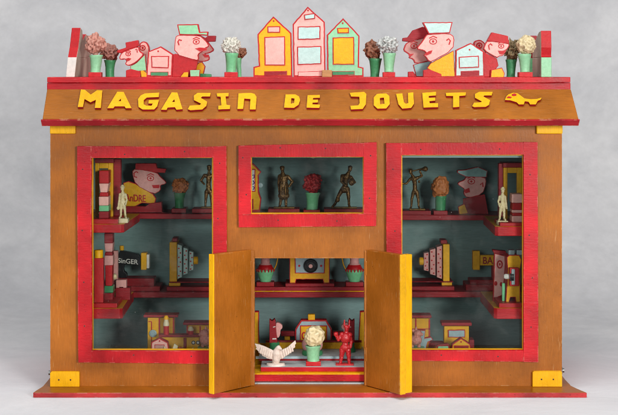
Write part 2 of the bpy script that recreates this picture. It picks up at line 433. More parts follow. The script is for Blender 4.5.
LET = {
 'M': (70, 80, 7.725, [(60,208),(85,72),(115,75),(160,112),(210,78),(250,80),(238,215),(192,215),(200,152),(158,172),(112,146),(100,208)], None),
 'A': (70, 80, 7.725, [(288,217),(365,90),(415,92),(475,217),(430,217),(422,203),(345,203),(335,217)], [(374,162),(393,143),(394,163)]),
 'G': (35, 70, 3.8625, [(398,112),(408,98),(424,90),(480,87),(478,104),(432,106),(420,116),(420,132),(430,138),(450,138),(455,129),(438,129),(440,116),(479,115),(472,140),(460,152),(415,152),(400,142)], None),
 'A2': (35, 70, 3.8625, [(487,153),(528,86),(550,87),(570,151),(546,153),(540,143),(512,145),(508,154)], [(529,123),(538,113),(540,123)]),
 'S': (180, 70, 3.8625, [(30,151),(38,137),(76,135),(82,130),(54,116),(54,98),(68,88),(118,88),(116,102),(86,102),(80,107),(105,122),(102,138),(86,152),(40,155)], None),
 'I': (180, 70, 3.8625, [(142,90),(188,88),(187,101),(176,102),(180,134),(194,136),(193,150),(148,152),(148,138),(160,136),(157,103),(144,102)], None),
 'N': (180, 70, 3.8625, [(222,150),(226,90),(275,88),(288,92),(296,104),(292,152),(270,152),(272,112),(248,110),(244,150)], None),
 'D': (180, 70, 3.8625, [(402,145),(408,94),(446,94),(460,102),(464,116),(458,134),(440,146)], [(430,108),(442,110),(441,127),(428,130)]),
 'E': (180, 70, 3.8625, [(489,145),(493,97),(540,96),(540,107),(514,108),(513,114),(533,114),(532,125),(512,126),(511,132),(541,134),(538,146)], None),
 'J': (320, 70, 3.8625, [(115,88),(170,84),(179,92),(177,132),(165,150),(120,152),(117,138),(148,136),(153,128),(152,103),(120,102)], None),
 'O': (320, 70, 3.8625, [(208,105),(220,92),(255,90),(268,100),(269,132),(256,148),(222,149),(208,136)], [(231,108),(247,106),(249,130),(232,132)]),
 'U': (320, 70, 3.8625, [(294,92),(318,90),(324,124),(331,130),(341,128),(340,88),(360,86),(363,130),(352,146),(318,149),(303,132)], None),
 'E2': (320, 70, 3.8625, [(395,88),(448,84),(448,98),(420,100),(420,107),(445,106),(445,118),(422,120),(424,128),(456,128),(456,143),(400,145)], None),
 'T': (320, 70, 3.8625, [(486,88),(564,86),(562,98),(538,100),(538,142),(514,144),(514,100),(488,100)], None),
 'S2': (430, 70, 3.8625, [(163,139),(170,126),(198,124),(200,121),(174,107),(174,92),(190,84),(242,84),(238,98),(210,98),(206,102),(232,116),(228,134),(215,142),(170,143)], None),
}
LETN = {'M':'M','A':'A','G':'G','A2':'A','S':'S','I':'I','N':'n','D':'D','E':'E','J':'J','O':'O','U':'U','E2':'E','T':'T','S2':'S'}
LSIDE = paint((150, 24, 30), wear=0, grain='n')
def letter(key, ox, oy, s, pts, hole, name='letter', dy=0):
    p = Z(ox, oy, s, pts); h = Z(ox, oy, s, hole) if hole else None
    bm = bmesh.new()
    if area2(p) < 0: p = p[::-1]
    if h and area2(h) < 0: h = h[::-1]
    loops = []
    for lift in (2.7, -.2):
        loops.append([[bm.verts.new(onslope(x, y, 2.7) + sn*(lift-2.7)/1000) for x, y in q] for q in ([p] + ([h] if h else []))])
    for lp_f, lp_b in zip(*loops):
        n = len(lp_f)
        for i in range(n):
            j = (i+1) % n; bm.faces.new((lp_f[i], lp_f[j], lp_b[j], lp_b[i])).material_index = 1
    for k, lps in enumerate(loops):
        es = []
        for lp in lps:
            for i in range(len(lp)):
                e = bm.edges.get((lp[i], lp[(i+1) % len(lp)])) or bm.edges.new((lp[i], lp[(i+1) % len(lp)])); es.append(e)
        r = bmesh.ops.triangle_fill(bm, use_beauty=True, use_dissolve=False, edges=es)
        for f in r['geom']:
            if isinstance(f, bmesh.types.BMFace): f.material_index = 0 if k == 0 else 1
    return obj(name, bm, [YEL, LSIDE], sign)
for k, (ox, oy, s, pts, hole) in LET.items():
    o = letter(k, ox, oy, s, pts, hole); o['label'] = 'raised yellow wooden letter ' + LETN[k] + ' with red sides'
dogp = [(83,165),(95,135),(112,118),(150,105),(188,110),(215,130),(245,153),(300,159),(350,156),(388,145),(378,163),(355,172),(338,202),(292,202),(278,180),(248,176),(238,202),(198,202),(180,184),(128,168)]
dg_ = letter('dog', 495, 80, 8.3, dogp, None, 'dog_emblem'); dg_['label'] = 'small yellow running dog emblem with red eye and edge'
bm = bmesh.new()
for sh in ([(140,118),(160,112),(178,118),(176,130),(155,134),(140,130)], [(95,150),(110,136),(140,142),(130,152)]):
    q = Z(495, 80, 8.3, sh); f = [onslope(x, y, 2.7)+sn*.0003 for x, y in q]; prism3(bm, f, [v-sn*.0004 for v in f])
obj('dog_face', bm, RED, sign)
# eave blocks and bottom corner blocks
for nm, x0, y0, x1, y1, m in (('corner_block', 50.6, 121, 76, 133.5, YELZ), ('corner_block', 536, 120, 561.8, 133.5, YELZ), ('corner_block', 50.8, 371, 80, 387, YELZ), ('corner_block', 532, 370.5, 561.4, 387, YELZ)):
    bm = bmesh.new(); a = W(x0, y0, 0)*1000; b = W(x1, y1, 0)*1000
    lo = max(b.z, BASE+.1)
    if y0 < 200: box(bm, (a.x, -5, lo), (b.x, -.05, min(a.z, 270)))
    else:
        p = [(a.x, lo), (b.x, lo), (b.x, a.z-1), (b.x-1, a.z), (a.x+1.2, a.z), (a.x, a.z-1.5)]
        prism3(bm, [Vector((x, -4.5, z))/1000 for x, z in p], [Vector((x, -.05, z))/1000 for x, z in p])
        for q in (.3, .7): lathe(bm, [(.9, 0), (.7, -.4)], (a.x+(b.x-a.x)*q, -4.5, a.z-8), 'y', 10, 1)
    obj(nm, bm, [m, NAIL], shop, .0008)
for x, sgn in ((XL+.4, -1), (XR, 1)):
    bm = bmesh.new(); lathe(bm, [(4.6, 0), (4.6, 1.6*sgn), (3.6, 2.4*sgn), (2.2, 2.6*sgn), (2.2, 4.2*sgn)], (x, 13, 15.5 if sgn < 0 else 18), 'x', 20)
    obj('bolt', bm, STEEL, shop, smooth=35)
# window frames
def frame(strips, opening, lab):
    par = None
    for i, (q, m) in enumerate(strips):
        bm = bmesh.new(); p = q
        if area2(p) < 0: p = p[::-1]
        f = [W(x, y, -6 + .25*i) for x, y in p]; prism3(bm, f, [Vector((v.x, -.00002, v.z)) for v in f]); wobble(bm, .28)
        (xa, ya), (xb, yb) = (min(t[0] for t in q), min(t[1] for t in q)), (max(t[0] for t in q), max(t[1] for t in q))
        L = max(xb-xa, yb-ya)
        for k in range(max(2, int(L/48))):
            t = (k+.5+random.uniform(-.2, .2))/max(2, int(L/48))
            if yb-ya > xb-xa: nx, ny = (xa+xb)/2+random.uniform(-2.5, 2.5), ya+(yb-ya)*t
            else: nx, ny = xa+(xb-xa)*t, (ya+yb)/2+random.uniform(-2.5, 2.5)
            c = W(nx, ny, -6+.25*i)*1000; lathe(bm, [(.75, 0), (.75, -.12), (.3, -.13)], (c.x, c.y+.05, c.z), 'y', 9, 1)
        if par is None: par = obj('window_frame', bm, [m, NAIL], shop, .0007); par['label'] = lab
        else: obj('frame_rail', bm, [m, NAIL], par, .0007)
    x0, y0, x1, y1 = opening
    bm = bmesh.new(); t = .85; yy = 8.5
    for q in (rect(x0-.6, y0-.4, x0+t, y1+.6), rect(x1-t, y0-.4, x1+.6, y1+.6), rect(x0+t, y0-.6, x1-t, y0+.6), rect(x0+t, y1-t*1.2, x1-t, y1+.6)):
        a = W(*q[0], 0); b = W(*q[2], 0); box(bm, (a.x*1000, -.3, a.z*1000), (b.x*1000, yy, b.z*1000))
    obj('liner', bm, OYEL, par)
    a = W(x0-2.5, y0-2.5, 0)*1000; b = W(x1+2.5, y1+2.5, 0)*1000
    bm = bmesh.new(); box(bm, (a.x, 9.2, a.z), (b.x, 10.6, b.z)); obj('pane', bm, GLASS, par)
frame([([(77,146.3),(91,146),(91.8,362.6),(78.2,362.8)], REDX), ([(213.2,146.6),(226.4,146),(227,364.6),(213,364.2)], REDX),
       ([(91,146.2),(213.2,146.8),(213.2,157.6),(91,158)], REDZ), ([(91.8,350.8),(213,351.2),(213,364),(91.8,362.6)], REDZ)],
      (91.4, 157.4, 212.8, 351.2), 'left red window frame, tall, of crackled paint')
frame([([(238.4,145.6),(251,145.3),(251,214.4),(238.6,214.6)], REDX), ([(363.6,142.6),(376.8,142.3),(376.6,214.2),(363.6,214)], REDX),
       ([(251,145.2),(363.6,142.8),(363.6,156.6),(251,157)], REDZ), ([(238.6,214.6),(376.6,213.8),(376.2,226.3),(238.8,227.4)], REDZ)],
      (250.8, 156.6, 363.8, 214.2), 'small middle red window frame over the doors')
frame([([(386.2,143.2),(401.4,143),(401.6,361),(387,361)], REDX), ([(523.8,142),(537.6,142),(538.4,362.4),(523.8,362)], REDX),
       ([(401.4,143),(523.8,142.2),(523.8,154.6),(401.4,155)], REDZ), ([(401.6,350.8),(523.8,350.6),(523.8,361.6),(401.6,361)], REDZ)],
      (401.4, 154.8, 524, 351), 'right red window frame, tall, paler in the light')
# doors
def door(hx, sgn, ang, edgew, lab):
    a = math.radians(ang); d = Vector((sgn*math.sin(a), -math.cos(a))); nrm = Vector((-sgn*math.cos(a), -math.sin(a)))   # along the leaf; face seen
    h = Vector((hx, -2.0)); z0, z1 = 5.6, 141.5; Wd = 52; th = 6.5
    def leaf(u0, u1, v0, v1, zz0, zz1):
        bm = bmesh.new()
        q = [h+d*u0-nrm*v0, h+d*u1-nrm*v0, h+d*u1-nrm*v1, h+d*u0-nrm*v1]
        b = [bm.verts.new(Vector((p.x, p.y, zz0))/1000) for p in q]; t = [bm.verts.new(Vector((p.x, p.y, zz1))/1000) for p in q]
        bm.faces.new(t); bm.faces.new(b[::-1])
        for i in range(4): bm.faces.new((b[i], b[(i+1) % 4], t[(i+1) % 4], t[i]))
        return bm
    edm = OYEL if edgew > 8 else YELZ
    D = obj('door', leaf(0, Wd, 0, th, z0, z1), OCHRE, shop, .0007); D['label'] = lab
    obj('edge_strip', leaf(Wd+.05, Wd+1.6, .1, th+.1, z0-.1, z1+.1), edm, D, .0005)
    if edgew > 8: obj('stop_strip', leaf(Wd-7, Wd+.3, th+.9, edgew+th-3.6, z0+.3, z1-.6), YELZ, D, .0006)
    for zz in (30, 116):
        bm = bmesh.new(); lathe(bm, [(1.5, 0), (1.5, 14)], (hx+sgn*.6, -1.2, zz), 'z', 12); obj('hinge', bm, OCHRE, D, smooth=40)
door(-57.6, -1, 41, 6, 'left door standing open')
door(57.2, 1, 36, 13, 'right door standing open, with a doubled yellow edge')
# door jamb strips beside the opening
for x0, x1 in ((248.6, 254.5), (364.4, 369.5)):
    bpart('door_jamb', x0, 250.5, x1, 386, -1.5, 1.45, OCHRE, shop, snapb=False)
# shelves
def shelf(zl, zr, th, name='shelf'):
    bm = bmesh.new(); x0, x1 = XL+7.2, XR-7.2
    P = lambda x, y, dz: Vector((x, y, (zl if x < 0 else zr)+dz))/1000
    v = [bm.verts.new(P(x, y, dz)) for dz in (-th, 0) for x, y in ((x0, 130), (x1, 130), (x1, 183.8), (x0, 183.8))]
    for f in ((0,1,5,4),(1,2,6,5),(2,3,7,6),(3,0,4,7),(4,5,6,7),(3,2,1,0)): bm.faces.new([v[i] for i in f])
    obj(name, bm, DRED, shop, .0006)
shelf(165.6, 163.3, 5.6); shelf(79.8, 80.3, 6)
def corner(xfront, xback, z, th, sgn, lab):
    xe = (XL+7.4) if sgn < 0 else (XR-7.4)
    p = [(xe, 13), (xfront-sgn*-2.5 if False else xfront, 13), (xfront - sgn*3, 16), (xback, 112), (xback, 129.6), (xe, 129.6)]
    bm = bmesh.new()
    b = [bm.verts.new(Vector((x, y, z-th))/1000) for x, y in p]; t = [bm.verts.new(Vector((x, y, z))/1000) for x, y in p]
    bm.faces.new(t).material_index = 1; bm.faces.new(b[::-1])
    for i in range(len(p)): bm.faces.new((b[i], b[(i+1) % len(p)], t[(i+1) % len(p)], t[i]))
    o = obj('corner_shelf', bm, [REDX, OYEL], shop, .0007)
corner((121-309)*1.009, (139-309)*1.082, 165.4, 8.6, -1, ''); corner((119.5-309)*1.009, (133-309)*1.082, 80.6, 10.6, -1, '')
corner((498-309)*1.009, (484-309)*1.082, 163.1, 9.6, 1, ''); corner((497-309)*1.009, (481-309)*1.082, 80.8, 11, 1, '')
# stage in the doorway
bm = bmesh.new(); box(bm, (-60, 8, 5.2), (60, 120, 6.3)); obj('sill', bm, STG, shop)
bm = bmesh.new(); box(bm, (-58, 11, 7.1), (59, 118, 14.2)); obj('stage_step', bm, REDX, shop, .0006)
bm = bmesh.new(); box(bm, (-57.8, 10.7, 14.25), (58.8, 117, 15.4)); obj('stage_trim', bm, YEL, shop)
STAGE = 20.2
bm = bmesh.new(); v = box(bm, (-49, 19, 15.5), (58, 116, STAGE))
for f in bm.faces:
    if f.calc_center_median().z*1000 > 19.9: f.material_index = 1
obj('stage_top', bm, [REDX, STG], shop, .0005)
bm = bmesh.new(); box(bm, (-52, 52, STAGE+.05), (58, 116, STAGE+4.6))
for f in bm.faces:
    if f.calc_center_median().z*1000 > STAGE+4.4: f.material_index = 1
obj('stage_riser', bm, [DRED, STG], shop, .0005)
bm = bmesh.new(); box(bm, (-55, 50.6, STAGE+2.4), (58.6, 51.9, STAGE+4.9)); obj('stage_lip', bm, GREYB, shop)
STAGE1, STAGE = STAGE, STAGE+4.6
bm = bmesh.new(); lathe(bm, [(5, 0), (4.6, -3), (3, -5.5), (.8, -6.6)], ((313-309)*1.03, 40, 237), 'z', 24); obj('ceiling_knob', bm, CREAM, shop, smooth=40)

# ------------------------------------------------------------------ builders for the toys
def crinkle(name, c, r, mat, parent, seed=0, freq=2.2, amp=.34, squash=(1, 1, 1)):
    lump = .45 if amp <= .2 else 1
    bm = bmesh.new(); bmesh.ops.create_icosphere(bm, subdivisions=5, radius=1)
    for v in bm.verts:
        n = v.co.normalized(); q = n*freq + Vector((seed*3.1, seed*1.7, seed*.9))
        q += noise.noise_vector(q*1.3)*.45
        d = noise.ridged_multi_fractal(q, 1.0, 2.2, 4, 1.0, 2.0)
        e = noise.noise(q*.9)
        k = 1 + amp*(d*.6-.6) + lump*(.36*e + .16*noise.noise(n*3.3+Vector((seed,0,0))))
        v.co = Vector((n.x*squash[0], n.y*squash[1], n.z*squash[2]))*k*r/1000 + Vector(c)/1000
    return obj(name, bm, mat, parent, smooth=180)
def pot(label, x0, x1, ytop, ybot, Y, base, green, flower, fcen, fr, group, plinth=True, freq=2.2, amp=.34, seed=None, sq=(1, 1, 1), taper=.74):
    """potted clay flower. ytop..ybot the pot, flower centre and radius in photo units"""
    k = (D0+Y)/D0; cx = ((x0+x1)/2-309)*k; r = (x1-x0)/2*k
    ztop = EYE-(ytop-75)*k
    t = empty('flower_pot', label, 'flower pot', (cx/1000, Y/1000, base/1000), group)
    zb = base
    if plinth:
        bm = bmesh.new(); ph = max(2.5, min(5, (ztop-base)*.22)); w = r*.98
        box(bm, (cx-w, Y-w*.9, base), (cx+w, Y+w*.9, base+ph)); obj('plinth', bm, RED if Y < 100 else DRED, t, .0005); zb = base+ph
    H = ztop-zb; rb = r*taper
    bm = bmesh.new()
    rb *= random.uniform(.94, 1.06); wst = random.uniform(-.10, .04)*r; fl = random.uniform(0, .07)*r
    lathe(bm, [(rb*1.04, 0), (rb, H*.08), (rb+(r-rb)*.25+wst*.7, H*.32), (rb+(r-rb)*.55+wst, H*.58), (r*.95+wst*.4, H*.84), (r+fl, H*.96), (r*.97+fl, H), (r*.8, H-.4), (r*.7, H-2)], (cx, Y, zb+.05), 'z', 28)
    sx, sy = random.uniform(-.05, .05), random.uniform(-.04, .04)
    for v in bm.verts:
        hh = v.co.z-(zb+.05)/1000; v.co.x += hh*sx; v.co.y += hh*sy
        v.co += noise.noise_vector(v.co*120)*.0005
    obj('pot', bm, green, t, smooth=50)
    fx, fy = fcen; seed = seed if seed is not None else int(x0*7) % 97
    stem = bmesh.new(); lathe(stem, [(r*.42, -2.5), (r*.42, max(2, (EYE-(fy-75)*k)-ztop))], (cx, Y, ztop), 'z', 12); obj('stem', stem, flower, t, smooth=40)
    crinkle('flower', ((fx-309)*k, Y, EYE-(fy-75)*k), fr*k*1.12, flower, t, seed, freq, amp, sq)
    return t
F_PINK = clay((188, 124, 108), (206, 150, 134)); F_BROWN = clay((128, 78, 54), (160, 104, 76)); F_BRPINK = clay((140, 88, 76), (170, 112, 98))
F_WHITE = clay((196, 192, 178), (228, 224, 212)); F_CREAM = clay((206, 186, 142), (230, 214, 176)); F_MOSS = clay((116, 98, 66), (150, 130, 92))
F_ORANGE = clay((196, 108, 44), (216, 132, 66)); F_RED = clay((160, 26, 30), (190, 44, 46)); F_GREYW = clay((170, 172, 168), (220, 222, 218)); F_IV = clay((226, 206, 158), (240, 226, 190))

# ---------------------------------------------------------------- roof, left to right
GR = 'flower pots along the roof edge'
pot('light green flower pot with pink clay flower, at the left roof end', 89, 102, 55, 75, 22, ROOF, LGREEN, F_PINK, (95, 44), 8.6, GR, seed=3)
pot('dark green pot with brownish pink flower beside the left child head', 104, 115.6, 60, 75, 45, ROOF, DGREEN, F_BRPINK, (109.5, 52.5), 7, GR, plinth=False, seed=8)
pot('green pot with white speckled flower, left of the yellow house', 224.5, 238, 53, 75, 22, ROOF, GREEN, F_WHITE, (231, 46), 7.6, GR, freq=3.2, seed=14)
pot('small green pot with brown bud tucked behind the white flower', 236, 242.5, 58, 75, 48, ROOF, GREEN, F_BROWN, (241.5, 52.5), 4.2, GR, plinth=False, seed=5)
pot('dark green pot with brown ball flower, right of the green house', 368.5, 381, 58.5, 75, 40, ROOF, DGREEN, F_BROWN, (373, 50), 7.4, GR, plinth=False, seed=21)
pot('light green pot with grey white flower, left of the right men', 382.5, 395, 53, 75, 22, ROOF, LGREEN, F_GREYW, (388, 45), 8.2, GR, freq=3, seed=33, sq=(1.05, 1, .85))
pot('dark green pot with spiky moss brown flower beside the right child head', 505, 516.5, 59.5, 75, 42, ROOF, DGREEN, F_MOSS, (511.6, 50), 7, GR, plinth=False, freq=4.5, amp=.5, seed=41, sq=(.85, .85, 1.2))
pot('light green pot with cream ball flower near the right roof end', 518, 532, 54, 75, 22, ROOF, LGREEN, F_CREAM, (526.5, 45), 8.4, GR, freq=2.6, amp=.2, seed=50)

def heads_parent(label, cx, Y, base, group=None):
    k = (D0+Y)/D0; return empty('head_cutout', label, 'cutout figure', ((cx-309)*k/1000, Y/1000, base/1000), group)
def eye(cx, cy, r, Y, parent, brow=True, w=.75, sgn=1):
    shapes = [ring(cx, cy, r, r*.75, w, 12), disc(cx, cy, r*.32)]
    if brow: shapes.append(stroke([(cx-r*1.1, cy-r*.9), (cx, cy-r*1.45), (cx+r*1.1, cy-r*1.0)], w*1.2))
    mark('eye', shapes, Y, LINE, parent)
HG = 'painted heads on the roof'
R1 = lambda p: Z(115, 20, 6.92, p); R2 = lambda p: Z(135, 10, 5.933, p); R3 = lambda p: Z(210, 5, 5.53, p); R4 = lambda p: Z(300, 5, 5.53, p)
R5 = lambda p: Z(395, 10, 5.933, p); R6 = lambda p: Z(475, 15, 5.933, p)
# pink hidden child head behind (only its round ear shows), left
t = heads_parent('pink round ear piece peeking out behind the left child head', 146, 62, ROOF, HG)
cut('face', R1([(165,165),(195,145),(222,155),(240,195),(238,385),(170,385)]), 62, 8, PINK, t, LINE, 1.08, 1)
mark('ear', [Z(115,20,6.92,ring(192,192,18,16,6)), Z(115,20,6.92,disc(192,192,8))], 62, LINE, t)
# left child
t = heads_parent('child head cutout in red cap and light green collar, facing left', 132, 25, ROOF, HG)
f = cut('face', R1([(28,262),(40,232),(64,212),(165,178),(170,215),(204,236),(150,292),(98,318),(76,312),(70,298),(80,286),(68,270),(38,276)]), 25, 8, PINK, t, LINE, 0.94, 1)
eye(*R1([(92,234)])[0], 2.4, 25, f); mark('ear', [R1(stroke([(140,205),(152,200),(155,225)], 6))], 25, LINE, f)
mark('mouth', [R1([(74,268),(92,262),(114,266),(100,280),(84,286)])], 25, RED, f)
cut('cap', R1([(10,222),(18,208),(76,190),(72,155),(160,138),(166,180),(130,190),(66,213),(38,230)]), 24.3, 9.4, RED, t)
cut('collar', R1([(105,318),(150,294),(208,236),(220,350),(112,358)]), 25.6, 7, LGREEN, t, LINE, .5)
cut('base', R1([(75,348),(110,338),(180,356),(176,392),(75,392)]), 24, 10, RED, t)
cut('foot', R1([(176,352),(192,348),(218,368),(218,392),(182,392)]), 22.5, 8, OYEL, t)
# pink house
def house(label, pts, Y, fill, wins, dot, slot, parent_name='house_cutout', group='house cutouts on the roof', border=1.15, th=9, base=ROOF, legs=None):
    cx = sum(p[0] for p in pts)/len(pts); k = (D0+Y)/D0
    t = empty(parent_name, label, 'house cutout', ((cx-309)*k/1000, Y/1000, base/1000), group)
    cut('front_board', pts, Y, th, fill, t, LINE, border, rough=.22)
    for q, m in wins:
        cut('window', q, Y-1.1, .9, m, t, LINE, 1.0, snapb=False, rough=.2)
    if dot: mark('gable_dot', [disc(*dot, .85)], Y, LINE, t)
    if slot: cut('door_slot', slot[0], Y-1.0, .9, slot[1], t, LINE, .5, snapb=True, tol=1.0)
    return t
house('small pink house cutout between the left child and man', R2([(68,392),(78,245),(152,215),(226,262),(220,392)]), 24, PINK,
      [(R2([(95,272),(203,272),(199,346),(98,342)]), PINK)], R2([(138,244)])[0], (R2([(92,366),(198,366),(198,392),(92,392)]), DGREEN))
# left men
t = heads_parent('darker man cutout with red brim behind the green capped man', 206, 46, ROOF, HG)
cut('body', R2([(300,240),(400,250),(400,395),(300,395)]), 47, 6, DPINK, t, LINE, .5)
f = cut('face', R2([(345,150),(425,176),(446,205),(472,238),(440,256),(412,262),(442,272),(441,298),(402,308),(350,300)]), 45, 8, DPINK, t, LINE, 0.94, 1)
mark('mouth', [R2([(400,262),(440,264),(438,280),(415,282)])], 45, RED, f)
cut('cap', R2([(330,120),(418,165),(432,152),(480,152),(476,186),(430,188),(380,160)]), 44, 10, DRED, t)
cut('lapel', R2([(362,332),(378,312),(398,308),(416,334),(406,378),(390,392),(362,392)]), 44, 9, OYEL, t, LINE, .6)
cut('foot', R2([(386,376),(452,380),(452,395),(386,395)]), 43, 8, DGREEN, t)
t = heads_parent('man cutout in light green cap and red shirt, facing right', 184, 24, ROOF, HG)
f = cut('face', R2([(238,158),(262,146),(385,150),(408,170),(428,190),(440,216),(412,228),(402,244),(374,262),(378,292),(366,302),(232,262)]), 24, 8, PINK, t, LINE, 0.74, 1)
eye(*R2([(364,188)])[0], 3.1, 24, f); mark('ear', [R2(stroke([(262,208),(255,188),(262,176),(278,180)], 7))], 24, LINE, f)
mark('mouth', [R2([(356,228),(385,222),(430,226),(425,240),(385,246)])], 24, RED, f)
cut('cap', R2([(250,85),(375,83),(385,130),(434,128),(431,153),(385,149),(262,147)]), 23.2, 9.6, LGREEN, t, LINE, 1.08)
cut('shirt', R2([(226,264),(240,258),(372,302),(362,352),(330,358),(312,395),(220,395)]), 24.6, 7.4, RED, t)
cut('block', R2([(325,355),(386,353),(383,395),(328,395)]), 21, 6, LGREEN, t, LINE, .4)
cut('foot', R2([(270,395),(290,370),(316,368),(314,395)]), 21, 6, OYEL, t)
# three houses in the middle
house('yellow gabled house cutout, left of the three in the middle', R3([(240,395),(240,342),(270,335),(262,162),(350,62),(450,155),(456,395)]), 26, YEL,
      [(R3([(300,176),(415,172),(416,334),(302,334)]), PINK), (R3([(317,118),(389,117),(388,153),(318,153)]), PINK)], R3([(352,88)])[0], (R3([(300,366),(426,364),(426,386),(300,390)]), DRED), border=1.35)
H2 = lambda p: Z(210, 0, 3.09, p)
house('tall pink gabled house cutout with two pale blue windows', H2([(258,236),(255,75),(302,20),(355,68),(357,236)]), 28, PINK,
      [(H2([(271,82),(341,80),(341,121),(271,123)]), BLUE), (H2([(269,144),(344,142),(344,198),(270,201)]), BLUE), (H2([(290,45),(325,40),(325,58),(292,62)]), BLUE)], H2([(303,32)])[0], (H2([(272,221),(347,219),(347,236),(272,236)]), PINK), border=1.35)
house('green gabled house cutout with a yellow door panel', R4([(152,395),(148,165),(238,72),(329,170),(326,340),(352,346),(352,395)]), 26, LGREEN,
      [(R4([(180,179),(299,176),(301,330),(181,330)]), YEL), (R4([(205,127),(271,125),(271,156),(208,157)]), YEL)], R4([(236,100)])[0], (R4([(178,366),(302,364),(302,386),(178,390)]), DGREEN), border=1.35)
t = empty('wood_block', 'small bare wooden block between the pink and green houses', 'block', W(327, 77, 20) - Vector((0, 0, 0)), None); t.location.z = ROOF/1000; t['_base'] = ROOF/1000
bpart('body', 322, 70, 332, 77.5, 18, 6, WOODT, t)
# right men
t = heads_parent('darker man cutout in dark red cap and teal shirt, behind the blue capped man', 415, 46, ROOF, HG)
f = cut('face', R5([(48,240),(62,200),(88,184),(200,150),(215,300),(120,322),(108,292),(80,284),(92,268),(76,258)]), 45, 8, DPINK, t, LINE, 0.94, 1)
eye(*R5([(112,212)])[0], 3.2, 45, f); mark('mouth', [R5([(78,262),(112,258),(98,272),(82,275)])], 45, RED, f)
cut('cap', R5([(44,184),(46,165),(75,162),(105,120),(165,98),(215,120),(215,160),(165,168),(92,188)]), 44, 9.6, DRED, t)
cut('shirt', R5([(108,325),(150,312),(215,298),(220,325),(220,395),(125,395)]), 45.6, 7, TEALC, t, LINE, .6)
cut('base', R5([(78,366),(108,364),(130,395),(78,395)]), 43, 8, RED, t)
t = heads_parent('man cutout in pale blue cap and yellow shirt, facing left', 436, 24, ROOF, HG)
f = cut('face', R5([(124,232),(166,180),(184,148),(202,142),(322,136),(354,160),(346,236),(216,310),(196,300),(184,280),(168,266),(186,256),(172,240)]), 24, 8, PINK, t, LINE, 0.81, 1)
eye(*R5([(226,186)])[0], 3.6, 24, f); mark('ear', [R5(stroke([(305,180),(318,170),(328,182),(320,205)], 7))], 24, LINE, f)
mark('mouth', [R5([(172,262),(200,244),(222,238),(214,258),(186,270)])], 24, RED, f)
cut('cap', R5([(163,73),(342,71),(326,137),(200,142)]), 23.2, 9.6, BLUE, t, LINE, 1.0)
cut('shirt', R5([(190,345),(212,315),(348,240),(356,395),(270,395)]), 24.6, 7.4, YEL, t, LINE, .5)
cut('base', R5([(168,357),(200,350),(276,380),(276,395),(168,395)]), 22.4, 8, RED, t)
house('pale blue house cutout beside the right child head', R5([(358,395),(360,238),(450,195),(526,245),(530,395)]), 24, BLUE,
      [(R5([(378,278),(497,270),(499,341),(380,346)]), BLUE)], R5([(442,235)])[0], (R5([(390,362),(500,358),(500,395),(390,395)]), DRED))
t = heads_parent('pink round ear piece peeking out left of the right child head', 480, 62, ROOF, HG)
cut('face', R6([(-10,170),(0,152),(30,145),(60,165),(66,215),(66,370),(-10,370)]), 62, 8, FPINK, t, LINE, 1.08, 1)
mark('ear', [Z(475,15,5.933,ring(25,180,16,15,6)), Z(475,15,5.933,disc(25,180,7))], 62, LINE, t)
t = heads_parent('child head cutout in red cap and red coat with yellow foot', 494, 26, ROOF, HG)
f = cut('face', R6([(74,150),(198,166),(205,180),(190,205),(175,212),(178,226),(165,242),(140,246),(132,256),(48,208),(60,172)]), 26, 8, PINK, t, LINE, 0.81, 1)
eye(*R6([(155,184)])[0], 2.7, 26, f); mark('mouth', [R6([(135,210),(160,212),(185,205),(180,222),(160,235),(145,232)])], 26, RED, f)
mark('ear', [R6(stroke([(85,205),(80,180),(92,170),(102,180)], 7))], 26, LINE, f)
cut('cap', R6([(72,153),(100,102),(196,124),(203,170)]), 25.2, 9.6, RED, t)
cut('coat', R6([(46,214),(130,258),(140,300),(115,330),(95,372),(46,372)]), 26.6, 7.4, RED, t)
cut('foot', R6([(92,372),(95,325),(160,312),(176,345),(172,372)]), 23, 9, YEL, t, LINE, .7)
# end boards seen from their edges
def endboard(label, X, Yf, prof, th, zsplit, topm, lowm, lean=0, back=WOODG, sgn=1):
    """board standing along the roof's side, edge to the front. prof: (depth, height) outline"""
    t = empty('end_cutout', label, 'end cutout', (X/1000, Yf/1000, ROOF/1000), 'edge on cutouts at the roof ends')
    for nm, lo, hi, m in (('upper_part', zsplit, 999, topm), ('lower_part', -1, zsplit, lowm)):
        q = []
        n = len(prof)
        for i in range(n):      # clip polygon to the band
            q.append(prof[i])
        def clip(poly, z, keep_above):
            out = []
            for i in range(len(poly)):
                a, b = poly[i], poly[(i+1) % len(poly)]
                ia = (a[1] >= z) == keep_above or a[1] == z; ib = (b[1] >= z) == keep_above or b[1] == z
                if ia: out.append(a)
                if ia != ib and a[1] != b[1]:
                    k = (z-a[1])/(b[1]-a[1]); out.append((a[0]+(b[0]-a[0])*k, z))
            return out
        q = clip(q, lo, True) if lo > 0 else q
        q = clip(q, hi, False) if hi < 900 else q
        bm = bmesh.new(); sx = th/2
        L = [Vector((X-sx+lean*h, Yf+d, ROOF+h))/1000 for d, h in q]; R = [Vector((X+sx+lean*h, Yf+d, ROOF+h))/1000 for d, h in q]
        prism3(bm, L if sgn > 0 else R, R if sgn > 0 else L, 0, 0)
        bmesh.ops.recalc_face_normals(bm, faces=bm.faces)
        for f in bm.faces:
            f.normal_update()
            if f.normal.x*sgn > .9: f.material_index = 1
        obj(nm, bm, [m, back], t, .0005)
    return t
endboard('leaning board at the left roof end, red over white edge with bare grey back', -242, 20, [(0,0),(-1,20),(2,30),(1,50),(14,48),(26,38),(40,44),(58,34),(72,22),(84,12),(86,0)], 9, 20, RED, WHITE, lean=.12)
endboard('second red edged board just behind the leaning left one', -244, 112, [(0,0),(0,46),(20,44),(40,36),(40,0)], 9, 22, RED, LGREEN)
